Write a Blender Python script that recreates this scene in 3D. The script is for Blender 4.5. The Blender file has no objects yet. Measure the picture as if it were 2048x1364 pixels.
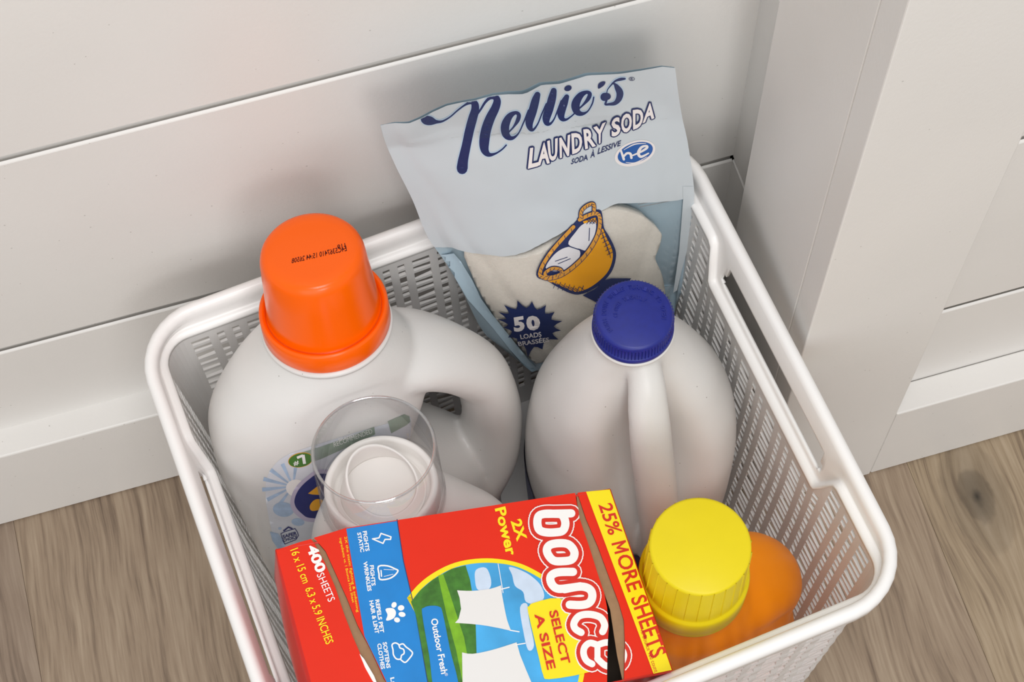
import bpy, bmesh, math, random
import numpy as np
from mathutils import Vector, Matrix, noise
from mathutils.bvhtree import BVHTree
from mathutils.geometry import tessellate_polygon, delaunay_2d_cdt

random.seed(7)
scene = bpy.context.scene
COL = scene.collection

# ------------------------------------------------------------------ camera
CAM_POS = Vector((0.037656, -0.496336, 1.141756))
CAM_ROT = Matrix(((0.960981104, 0.260351158, -0.093448343),
                  (-0.275531392, 0.871082439, -0.406568366),
                  (-0.024449335, 0.416452469, 0.908828681)))
FPX = 3562.638            # focal length in pixels of the 2048 px wide frame
cam_data = bpy.data.cameras.new('camera')
cam_data.sensor_width = 36.0
cam_data.lens = 36.0 * FPX / 2048.0
cam_data.clip_start = 0.01
cam = bpy.data.objects.new('camera', cam_data)
COL.objects.link(cam)
cam.matrix_world = Matrix.Translation(CAM_POS) @ CAM_ROT.to_4x4()
scene.camera = cam

# ------------------------------------------------------------------ light
scene.view_settings.view_transform = 'Standard'
scene.view_settings.look = 'None'
scene.view_settings.exposure = 0.0
scene.view_settings.gamma = 1.0
scene.view_settings.use_curve_mapping = False
world = bpy.data.worlds.new('room_ambience')
scene.world = world
world.use_nodes = True
bg = world.node_tree.nodes['Background']
bg.inputs['Color'].default_value = (1.0, 1.0, 1.0, 1)
bg.inputs['Strength'].default_value = 0.54


def area_light(name, loc, target, size, power, color=(1, 1, 1)):
    ld = bpy.data.lights.new(name, 'AREA')
    ld.shape = 'SQUARE'
    ld.size = size
    ld.energy = power
    ld.color = color
    lo = bpy.data.objects.new(name, ld)
    COL.objects.link(lo)
    lo.location = loc
    lo.rotation_euler = (Vector(target) - Vector(loc)).to_track_quat('-Z', 'Y').to_euler()
    return lo


area_light('overhead_lamp_light', (0.08, -0.62, 1.80), (0.12, -0.14, 0.2), 0.45, 7.5, (1.0, 1.0, 0.995))
area_light('room_lamp_light', (0.18, -1.55, 1.45), (0.12, -0.1, 0.25), 0.40, 4.5, (1.0, 0.998, 0.99))
area_light('wide_fill_light', (-0.7, -2.8, 1.8), (0.12, -0.1, 0.3), 2.6, 26.0, (1.0, 0.998, 0.995))  # broad fill added in front to lift shaded wall and corner; no window known


# ------------------------------------------------------------------ helpers
def lin(c):
    r = []
    for x in c:
        x = x / 255.0
        r.append(x / 12.92 if x <= 0.04045 else ((x + 0.055) / 1.055) ** 2.4)
    return r


def mat(name, rgb, rough=0.45, spec=0.5, var=0.0, scale=40.0, bump=0.0, bscale=200.0, sss=0.0, coat=0.0, trans=0.0):
    m = bpy.data.materials.new(name)
    m.use_nodes = True
    nt = m.node_tree
    b = nt.nodes['Principled BSDF']
    c = lin(rgb)
    b.inputs['Base Color'].default_value = (*c, 1)
    b.inputs['Roughness'].default_value = rough
    b.inputs['Specular IOR Level'].default_value = spec
    if coat:
        b.inputs['Coat Weight'].default_value = coat
        b.inputs['Coat Roughness'].default_value = 0.15
    if sss:
        b.inputs['Subsurface Weight'].default_value = sss
        b.inputs['Subsurface Radius'].default_value = (0.01, 0.008, 0.006)
        b.inputs['Subsurface Scale'].default_value = 0.4
    if var or bump:
        tc = nt.nodes.new('ShaderNodeTexCoord')
    if var:
        n = nt.nodes.new('ShaderNodeTexNoise')
        n.inputs['Scale'].default_value = scale
        n.inputs['Detail'].default_value = 4
        nt.links.new(tc.outputs['Object'], n.inputs['Vector'])
        r = nt.nodes.new('ShaderNodeValToRGB')
        r.color_ramp.elements[0].position = 0.3
        r.color_ramp.elements[1].position = 0.7
        r.color_ramp.elements[0].color = (*[x * (1 - var) for x in c], 1)
        r.color_ramp.elements[1].color = (*[min(1, x * (1 + var)) for x in c], 1)
        nt.links.new(n.outputs['Fac'], r.inputs['Fac'])
        nt.links.new(r.outputs['Color'], b.inputs['Base Color'])
    if bump:
        n2 = nt.nodes.new('ShaderNodeTexNoise')
        n2.inputs['Scale'].default_value = bscale
        n2.inputs['Detail'].default_value = 3
        nt.links.new(tc.outputs['Object'], n2.inputs['Vector'])
        bp = nt.nodes.new('ShaderNodeBump')
        bp.inputs['Strength'].default_value = bump
        bp.inputs['Distance'].default_value = 0.002
        nt.links.new(n2.outputs['Fac'], bp.inputs['Height'])
        nt.links.new(bp.outputs['Normal'], b.inputs['Normal'])
    return m


def speck(m, rgb=(120, 110, 98), scale=260.0, thr=0.012, amount=0.7):
    """small scattered dirt specks on top of a material's colour"""
    nt = m.node_tree
    b = nt.nodes['Principled BSDF']
    tc = nt.nodes.new('ShaderNodeTexCoord')
    v = nt.nodes.new('ShaderNodeTexVoronoi')
    v.inputs['Scale'].default_value = scale
    nt.links.new(tc.outputs['Object'], v.inputs['Vector'])
    lt = nt.nodes.new('ShaderNodeMath'); lt.operation = 'LESS_THAN'
    lt.inputs[1].default_value = 0.16
    nt.links.new(v.outputs['Distance'], lt.inputs[0])
    sp = nt.nodes.new('ShaderNodeSeparateColor')
    nt.links.new(v.outputs['Color'], sp.inputs['Color'])
    l2 = nt.nodes.new('ShaderNodeMath'); l2.operation = 'LESS_THAN'
    l2.inputs[1].default_value = thr
    nt.links.new(sp.outputs[0], l2.inputs[0])
    mu = nt.nodes.new('ShaderNodeMath'); mu.operation = 'MULTIPLY'
    nt.links.new(lt.outputs[0], mu.inputs[0]); nt.links.new(l2.outputs[0], mu.inputs[1])
    m3 = nt.nodes.new('ShaderNodeMath'); m3.operation = 'MULTIPLY'
    m3.inputs[1].default_value = amount
    nt.links.new(mu.outputs[0], m3.inputs[0])
    mx = nt.nodes.new('ShaderNodeMix'); mx.data_type = 'RGBA'
    nt.links.new(m3.outputs[0], mx.inputs[0])
    src = b.inputs['Base Color']
    if src.is_linked:
        nt.links.new(src.links[0].from_socket, mx.inputs[6])
    else:
        mx.inputs[6].default_value = src.default_value
    mx.inputs[7].default_value = (*lin(rgb), 1)
    nt.links.new(mx.outputs[2], src)
    return m


def clear_plastic(name, tint=(0.97, 0.975, 0.975), rough=0.04, boost=1.0, base=0.035):
    m = bpy.data.materials.new(name)
    m.use_nodes = True
    nt = m.node_tree
    for n in list(nt.nodes):
        if n.type != 'OUTPUT_MATERIAL':
            nt.nodes.remove(n)
    out = [n for n in nt.nodes if n.type == 'OUTPUT_MATERIAL'][0]
    tr = nt.nodes.new('ShaderNodeBsdfTransparent')
    tr.inputs['Color'].default_value = (*tint, 1)
    gl = nt.nodes.new('ShaderNodeBsdfGlossy')
    gl.inputs['Roughness'].default_value = rough
    lw = nt.nodes.new('ShaderNodeLayerWeight')
    lw.inputs['Blend'].default_value = 0.5
    fr = nt.nodes.new('ShaderNodeMath'); fr.operation = 'POWER'
    nt.links.new(lw.outputs['Facing'], fr.inputs[0]); fr.inputs[1].default_value = 4.0
    mu = nt.nodes.new('ShaderNodeMath'); mu.operation = 'MULTIPLY_ADD'
    mu.inputs[1].default_value = boost
    mu.inputs[2].default_value = base
    nt.links.new(fr.outputs[0], mu.inputs[0])
    mx = nt.nodes.new('ShaderNodeMixShader')
    nt.links.new(mu.outputs[0], mx.inputs[0])
    nt.links.new(tr.outputs[0], mx.inputs[1])
    nt.links.new(gl.outputs[0], mx.inputs[2])
    nt.links.new(mx.outputs[0], out.inputs['Surface'])
    return m


def obj(name, me, material=None, parent=None, smooth=False, kind=None):
    o = bpy.data.objects.new(name, me)
    COL.objects.link(o)
    if material is not None and len(me.materials) == 0:
        me.materials.append(material)
    if parent is not None:
        o.parent = parent
    if smooth:
        me.polygons.foreach_set('use_smooth', [True] * len(me.polygons))
        me.update()
    if kind:
        o['kind'] = kind
    return o


def mesh(name, verts, faces):
    me = bpy.data.meshes.new(name)
    me.from_pydata([tuple(map(float, v)) for v in verts], [], faces)
    me.update()
    return me


def tag(o, label, category, group=None):
    o['label'] = label
    o['category'] = category
    if group:
        o['group'] = group
    return o


def empty(name, loc=(0, 0, 0), rot=(0, 0, 0)):
    o = bpy.data.objects.new(name, None)
    o.empty_display_size = 0.05
    COL.objects.link(o)
    o.location = loc
    o.rotation_euler = rot
    return o


def box_mesh(name, x0, x1, y0, y1, z0, z1, bev=0.0, segs=2):
    bm = bmesh.new()
    r = bmesh.ops.create_cube(bm, size=1.0)
    for v in bm.verts:
        v.co = Vector(((x0 + x1) / 2 + v.co.x * (x1 - x0), (y0 + y1) / 2 + v.co.y * (y1 - y0), (z0 + z1) / 2 + v.co.z * (z1 - z0)))
    if bev:
        bmesh.ops.bevel(bm, geom=list(bm.edges), offset=bev, segments=segs, profile=0.5, affect='EDGES')
    me = bpy.data.meshes.new(name)
    bm.to_mesh(me); bm.free()
    return me


def prism_x(name, prof, x0, x1):
    """closed (y,z) profile extruded along x"""
    n = len(prof)
    vs = [(x0, y, z) for y, z in prof] + [(x1, y, z) for y, z in prof]
    fs = [(i, (i + 1) % n, n + (i + 1) % n, n + i) for i in range(n)]
    fs += [tuple(range(n - 1, -1, -1)), tuple(range(n, 2 * n))]
    me = mesh(name, vs, fs)
    bm = bmesh.new(); bm.from_mesh(me); bmesh.ops.recalc_face_normals(bm, faces=bm.faces); bm.to_mesh(me); bm.free()
    return me


def prism_y(name, prof, y0, y1):
    """closed (x,z) profile extruded along y"""
    n = len(prof)
    vs = [(x, y0, z) for x, z in prof] + [(x, y1, z) for x, z in prof]
    fs = [(i, (i + 1) % n, n + (i + 1) % n, n + i) for i in range(n)]
    fs += [tuple(range(n - 1, -1, -1)), tuple(range(n, 2 * n))]
    me = mesh(name, vs, fs)
    bm = bmesh.new(); bm.from_mesh(me); bmesh.ops.recalc_face_normals(bm, faces=bm.faces); bm.to_mesh(me); bm.free()
    return me


def lathe(name, prof, n=64, flip=False):
    """revolve (r,z) profile round z; r=0 ends are closed to a point"""
    vs, fs, rings = [], [], []
    for r, z in prof:
        if r < 1e-6:
            rings.append([len(vs)]); vs.append((0, 0, z))
        else:
            rings.append(list(range(len(vs), len(vs) + n)))
            vs += [(r * math.cos(2 * math.pi * i / n), r * math.sin(2 * math.pi * i / n), z) for i in range(n)]
    for a, b in zip(rings[:-1], rings[1:]):
        for i in range(n):
            j = (i + 1) % n
            q = [a[i % len(a)], a[j % len(a)], b[j % len(b)], b[i % len(b)]]
            q2 = []
            for k in q:
                if k not in q2:
                    q2.append(k)
            if len(q2) > 2:
                fs.append(tuple(q2))
    return mesh(name, vs, fs)


def smooth_interp(keys, n):
    """rows of key tuples (first column = parameter) -> n smooth rows (pchip-like)"""
    K = np.array(keys, float)
    x = K[:, 0]
    t = np.linspace(x[0], x[-1], n)
    out = [t]
    for c in range(1, K.shape[1]):
        y = K[:, c]
        h = np.diff(x); dl = np.diff(y) / h
        m = np.zeros_like(y)
        m[0], m[-1] = dl[0], dl[-1]
        for i in range(1, len(y) - 1):
            m[i] = 0 if dl[i - 1] * dl[i] <= 0 else 2 / (1 / dl[i - 1] + 1 / dl[i])
        idx = np.clip(np.searchsorted(x, t, side='right') - 1, 0, len(h) - 1)
        s = (t - x[idx]) / h[idx]
        out.append((2 * s**3 - 3 * s**2 + 1) * y[idx] + (s**3 - 2 * s**2 + s) * h[idx] * m[idx] + (-2 * s**3 + 3 * s**2) * y[idx + 1] + (s**3 - s**2) * h[idx] * m[idx + 1])
    return np.stack(out, 1)


def loft(keys, n=56, seg=72, cap=True):
    """keys: (z, cx, cy, rx, ry, e); superellipse sections stacked on z -> verts, faces"""
    S = smooth_interp(keys, n)
    vs, fs = [], []
    for z, cx, cy, rx, ry, e in S:
        for i in range(seg):
            a = 2 * math.pi * i / seg
            c, s = math.cos(a), math.sin(a)
            vs.append((cx + rx * math.copysign(abs(c) ** (2 / e), c), cy + ry * math.copysign(abs(s) ** (2 / e), s), z))
    for j in range(n - 1):
        for i in range(seg):
            k = (i + 1) % seg
            fs.append((j * seg + i, j * seg + k, (j + 1) * seg + k, (j + 1) * seg + i))
    if cap:
        fs.append(tuple(range(seg - 1, -1, -1)))
        fs.append(tuple((n - 1) * seg + i for i in range(seg)))
    return vs, fs


def tube(path, seg=20, n=40):
    """path keys: (x,y,z,ra,rb,[side vector]) smooth tube, ra across 'side', rb across the other"""
    P = smooth_interp([(i,) + tuple(p[:5]) for i, p in enumerate(path)], n)[:, 1:]
    side = Vector(path[0][5]) if len(path[0]) > 5 else Vector((1, 0, 0))
    vs, fs = [], []
    for j in range(n):
        a = Vector(P[max(j - 1, 0), :3]); b = Vector(P[min(j + 1, n - 1), :3])
        T = (b - a).normalized()
        A = (side - T * side.dot(T)).normalized()
        B = T.cross(A)
        for i in range(seg):
            th = 2 * math.pi * i / seg
            v = Vector(P[j, :3]) + A * (P[j, 3] * math.cos(th)) + B * (P[j, 4] * math.sin(th))
            vs.append(tuple(v))
    for j in range(n - 1):
        for i in range(seg):
            k = (i + 1) % seg
            fs.append((j * seg + i, j * seg + k, (j + 1) * seg + k, (j + 1) * seg + i))
    fs.append(tuple(range(seg - 1, -1, -1)))
    fs.append(tuple((n - 1) * seg + i for i in range(seg)))
    return vs, fs


def join_geo(*parts):
    vs, fs = [], []
    for v, f in parts:
        o = len(vs)
        vs += list(v)
        fs += [tuple(i + o for i in q) for q in f]
    return vs, fs


def fuse(name, geo, voxel=0.0016, it=10, parent=None, material=None):
    """blow-moulded body: closed pieces fused into one continuous skin"""
    me = mesh(name, *geo)
    bm = bmesh.new(); bm.from_mesh(me); bmesh.ops.recalc_face_normals(bm, faces=bm.faces); bm.to_mesh(me); bm.free()
    o = bpy.data.objects.new(name, me)
    COL.objects.link(o)
    md = o.modifiers.new('fuse', 'REMESH'); md.mode = 'VOXEL'; md.voxel_size = voxel
    ms = o.modifiers.new('soften', 'SMOOTH'); ms.iterations = it; ms.factor = 0.5
    dg = bpy.context.evaluated_depsgraph_get(); dg.update()
    ev = o.evaluated_get(dg)
    me2 = bpy.data.meshes.new_from_object(ev)
    bpy.data.objects.remove(o)
    bpy.data.meshes.remove(me)
    me2.name = name
    me2.materials.clear()
    return obj(name, me2, material, parent, smooth=True)


def cam_ray(px, py):
    d = CAM_ROT @ Vector(((px - 1024) / FPX, -(py - 682) / FPX, -1.0))
    return d.normalized()


def on_plane(px, py, p0, nrm):
    d = cam_ray(px, py)
    t = (Vector(p0) - CAM_POS).dot(nrm) / d.dot(nrm)
    return CAM_POS + d * t


def world_matrix(o):
    m = o.matrix_basis.copy()
    while o.parent:
        o = o.parent
        m = o.matrix_basis @ m
    return m


def bvh_of(*objs):
    vs, fs = [], []
    for o in objs:
        M = world_matrix(o)
        k = len(vs)
        vs += [M @ v.co for v in o.data.vertices]
        fs += [[i + k for i in p.vertices] for p in o.data.polygons]
    return BVHTree.FromPolygons(vs, fs)


# ---- flat printed artwork: 2-D outlines laid on the surface of the thing that carries them
def poly2d(loops):
    pl = [[Vector((x, y, 0)) for x, y in lp] for lp in loops]
    tris = tessellate_polygon(pl)
    vs = [p for lp in pl for p in lp]
    return [(v.x, v.y) for v in vs], [tuple(t) for t in tris]


def spline(pts, closed=False, n=6):
    """Catmull-Rom through 2-D (or n-D) points"""
    P = [np.array(p, float) for p in pts]
    m = len(P)
    out = []
    rng = range(m if closed else m - 1)
    for i in rng:
        if closed:
            a, b, c, d = P[(i - 1) % m], P[i], P[(i + 1) % m], P[(i + 2) % m]
        else:
            a, b, c, d = P[max(i - 1, 0)], P[i], P[i + 1], P[min(i + 2, m - 1)]
        for k in range(n):
            t = k / n
            out.append(0.5 * ((2 * b) + (-a + c) * t + (2 * a - 5 * b + 4 * c - d) * t * t + (-a + 3 * b - 3 * c + d) * t**3))
    if not closed:
        out.append(P[-1])
    return [tuple(p) for p in out]


def stroke2d(pts, width, closed=False, round_caps=True, sm=0, grow=0.0):
    """brush stroke; pts may carry a third value (own width)"""
    if sm:
        pts = spline(pts, closed, sm)
    vs, fs = [], []
    P = [(p[0], p[1], (p[2] if len(p) > 2 else width) + 2 * grow) for p in pts]
    m = len(P)
    for i in range(m if closed else m - 1):
        x0, y0, w0 = P[i]; x1, y1, w1 = P[(i + 1) % m]
        dx, dy = x1 - x0, y1 - y0
        L = math.hypot(dx, dy)
        if L < 1e-6:
            continue
        nx, ny = -dy / L / 2, dx / L / 2
        k = len(vs)
        vs += [(x0 + nx * w0, y0 + ny * w0), (x1 + nx * w1, y1 + ny * w1), (x1 - nx * w1, y1 - ny * w1), (x0 - nx * w0, y0 - ny * w0)]
        fs.append((k, k + 1, k + 2, k + 3))
    rng = range(m) if (closed or round_caps) else range(1, m - 1)
    for i in rng:
        x, y, w = P[i]
        k = len(vs)
        q = 12
        vs += [(x + w / 2 * math.cos(2 * math.pi * a / q), y + w / 2 * math.sin(2 * math.pi * a / q)) for a in range(q)]
        fs.append(tuple(range(k, k + q)))
    return vs, fs


_tcache = {}


def text2d(body, quad, bold=0.0, shear=0.0, space=1.0, ref=None):
    """lettering in the stock face, stretched to a quad: TL, TR, BR, BL as one reads it"""
    key = (body, bold, shear, space)
    if key not in _tcache:
        cu = bpy.data.curves.new('t', 'FONT')
        cu.body = body
        cu.size = 1.0
        cu.offset = bold
        cu.shear = shear
        cu.space_character = space
        cu.resolution_u = 3
        o = bpy.data.objects.new('t', cu)
        COL.objects.link(o)
        dg = bpy.context.evaluated_depsgraph_get(); dg.update()
        me = bpy.data.meshes.new_from_object(o.evaluated_get(dg))
        V = [(v.co.x, v.co.y) for v in me.vertices]
        F = [tuple(p.vertices) for p in me.polygons]
        bpy.data.objects.remove(o); bpy.data.curves.remove(cu); bpy.data.meshes.remove(me)
        _tcache[key] = (V, F)
    V, F = _tcache[key]
    R = V
    if ref is not None:                      # fit by another weight's box so that outlines nest
        text2d(body, quad, ref, shear, space)
        R = _tcache[(body, ref, shear, space)][0]
    xs = [v[0] for v in R]; ys = [v[1] for v in R]
    x0, x1, y0, y1 = min(xs), max(xs), min(ys), max(ys)
    TL, TR, BR, BL = [np.array(q, float) for q in quad]
    out = []
    for x, y in V:
        s = (x - x0) / (x1 - x0); t = (y - y0) / (y1 - y0)
        p = BL * (1 - s) * (1 - t) + BR * s * (1 - t) + TR * s * t + TL * (1 - s) * t
        out.append((p[0], p[1]))
    return out, F


def sub_quad(quad, f0, f1):
    TL, TR, BR, BL = [np.array(q, float) for q in quad]
    return [tuple(TL + (TR - TL) * f0), tuple(TL + (TR - TL) * f1), tuple(BL + (BR - BL) * f1), tuple(BL + (BR - BL) * f0)]


def union2d(geos, cut=None):
    """merge overlapping outlines into one flat, non-overlapping triangulation"""
    if isinstance(geos, tuple):
        geos = [geos]
    vs, fs = join_geo(*geos)
    # all faces counter-clockwise
    F = []
    for f in fs:
        a = sum(vs[f[i]][0] * vs[f[(i + 1) % len(f)]][1] - vs[f[(i + 1) % len(f)]][0] * vs[f[i]][1] for i in range(len(f)))
        if abs(a) > 1e-7:
            F.append(list(f) if a > 0 else list(f)[::-1])
    vs = list(vs)
    E = []
    if cut:
        k = len(vs)
        vs += list(cut)
        E = [(k + i, k + (i + 1) % len(cut)) for i in range(len(cut))]
    r = delaunay_2d_cdt([Vector(v) for v in vs], E, F, 0, 1e-4)
    V = [(v.x, v.y) for v in r[0]]
    T = []
    for f, of in zip(r[2], r[5]):
        if not of:
            continue
        if cut:
            cx = sum(V[i][0] for i in f) / len(f); cy = sum(V[i][1] for i in f) / len(f)
            ins = False
            for (x0, y0), (x1, y1) in zip(cut, cut[1:] + cut[:1]):
                if (y0 > cy) != (y1 > cy) and cx < (x1 - x0) * (cy - y0) / (y1 - y0) + x0:
                    ins = not ins
            if ins:
                continue
        T.append(tuple(f))
    return V, T


def ellipse(cx, cy, rx, ry, rot=0.0, n=40):
    c, s = math.cos(rot), math.sin(rot)
    return [(cx + rx * math.cos(2 * math.pi * i / n) * c - ry * math.sin(2 * math.pi * i / n) * s,
             cy + rx * math.cos(2 * math.pi * i / n) * s + ry * math.sin(2 * math.pi * i / n) * c) for i in range(n)]


def decal(name, geo2d, bvh, material, parent, lift=0.00015, step=14.0, flat=None):
    """lay 2-D artwork on the carrier's skin, cut fine enough to follow its curves"""
    if isinstance(geo2d, list):
        geo2d = union2d(geo2d)
    vs, fs = geo2d
    bm = bmesh.new()
    bv = [bm.verts.new((x, y, 0)) for x, y in vs]
    for f in fs:
        try:
            bm.faces.new([bv[i] for i in f])
        except ValueError:
            pass
    if step:
        xs = [v[0] for v in vs]; ys = [v[1] for v in vs]
        for ax, lo, hi in ((0, min(xs), max(xs)), (1, min(ys), max(ys))):
            k = math.floor(lo / step) + 1
            while k * step < hi:
                co = [0, 0, 0]; no = [0, 0, 0]
                co[ax] = k * step; no[ax] = 1
                bmesh.ops.bisect_plane(bm, geom=bm.verts[:] + bm.edges[:] + bm.faces[:], plane_co=co, plane_no=no)
                k += 1
    inv = world_matrix(parent).inverted()
    dead = []
    for v in bm.verts:
        if flat is not None:                    # a flat carrier: straight onto its plane
            v.co = inv @ (on_plane(v.co.x, v.co.y, flat[0], flat[1]) + flat[1] * lift)
            continue
        d = cam_ray(v.co.x, v.co.y)
        hit, nrm, idx, dist = bvh.ray_cast(CAM_POS, d)
        if hit is None:
            dead.append(v)
            continue
        if nrm.dot(d) > 0:
            nrm = -nrm
        v.co = inv @ (hit + nrm * lift)
    bmesh.ops.delete(bm, geom=dead, context='VERTS')
    # face normals towards the viewer's side of the skin
    wm = world_matrix(parent)
    for f in bm.faces:
        f.normal_update()
        c = wm @ f.calc_center_median()
        if (wm.to_3x3() @ f.normal).dot(CAM_POS - c) < 0:
            f.normal_flip()
    me = bpy.data.meshes.new(name)
    bm.to_mesh(me); bm.free()
    return obj(name, me, material, parent, smooth=True)

# ------------------------------------------------------------------ room shell
H2, H1 = 0.2085, 0.3985        # joints between the wall boards
PITCH = 0.19
BB = 0.1065                    # baseboard height
BT = 0.0185                    # baseboard thickness
XC = 0.2948                    # inside corner
X1, X2 = 0.2794, 0.3603        # corner post, its front stile
DY, DB = 0.1504, 0.0490        # front plane and back edge of the post

PAINT = speck(mat('satin_wall_paint', (231, 228, 224), rough=0.38, var=0.02, scale=9, bump=0.05, bscale=420), thr=0.02, scale=330, amount=0.35)
DARK = mat('joint_shadow_gap', (120, 112, 104), rough=0.8)

wall_back = obj('wall_back', box_mesh('wall_back', -1.1, XC + 0.03, 0.012, 0.03, 0.0, 1.35), DARK, kind='structure')


def shiplap_x(z0, z1, x0, x1, y, parent):
    # face at y, body behind it; eased upper edge, tongue tucked behind the board above
    prof = [(y, z0 + 0.0018), (y, z1 - 0.0046), (y + 0.0003, z1 - 0.0040), (y + 0.0013, z1 - 0.0031), (y + 0.0015, z1 - 0.0100), (y + 0.0036, z1 - 0.0100), (y + 0.0036, z1 + 0.006), (y + 0.0118, z1 + 0.006), (y + 0.0118, z0 + 0.0072), (y + 0.0040, z0 + 0.0070), (y + 0.0040, z0 + 0.0018)]
    return obj('board', prism_x('board', prof, x0, x1), PAINT, parent)


shiplap_x(BB - 0.004, H2, -1.1, XC, 0.0, wall_back)
for k in range(5):
    shiplap_x(H2 + k * PITCH + 0.0012, H2 + (k + 1) * PITCH, -1.1, XC, 0.0, wall_back)

baseboard_back = obj('baseboard_back', box_mesh('baseboard_back', -1.1, XC, -BT, 0.0115, 0.0012, BB, 0.0012, 2), PAINT, kind='structure')

# return wall + corner post with a boarded panel beyond it
wall_right = obj('wall_right', box_mesh('wall_right', XC + 0.0125, XC + 0.030, -DY + 0.042, 0.0118, 0.0, 1.35), DARK, kind='structure')


def shiplap_y(z0, z1, parent):
    x = XC
    prof = [(x, z0 + 0.0006), (x, z1 - 0.0030), (x + 0.0030, z1 - 0.0006), (x + 0.0118, z1 - 0.0004), (x + 0.0118, z0 + 0.0006)]
    return obj('board', prism_y('board', prof, -DY + 0.03, 0.0), PAINT, parent)


shiplap_y(0.0, H2, wall_right)
for k in range(5):
    shiplap_y(H2 + k * PITCH + 0.0012, H2 + (k + 1) * PITCH, wall_right)

post = obj('trim_1', box_mesh('trim_1', X1, XC - 0.0008, -DY + 0.0190, -DB, 0.0, 1.35, 0.0007, 2), PAINT, kind='structure')
stile = obj('trim_2', box_mesh('trim_2', X1, X2, -DY, -DY + 0.0186, 0.0, 1.35, 0.0008, 2), PAINT, kind='structure')
rail = obj('trim_3', box_mesh('trim_3', X2 + 0.0003, 1.3, -DY, -DY + 0.0186, 0.0014, BB - 0.0005, 0.0010, 2), PAINT, kind='structure')
wall_panel = obj('wall_front', box_mesh('wall_front', XC + 0.004, 1.3, -DY + 0.0325, -DY + 0.0405, 0.0, 1.35), DARK, kind='structure')
shiplap_x(0.002, H2, XC + 0.004, 1.3, -DY + 0.0190, wall_panel)
for k in range(5):
    shiplap_x(H2 + k * PITCH + 0.0012, H2 + (k + 1) * PITCH, XC + 0.004, 1.3, -DY + 0.0190, wall_panel)


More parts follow.
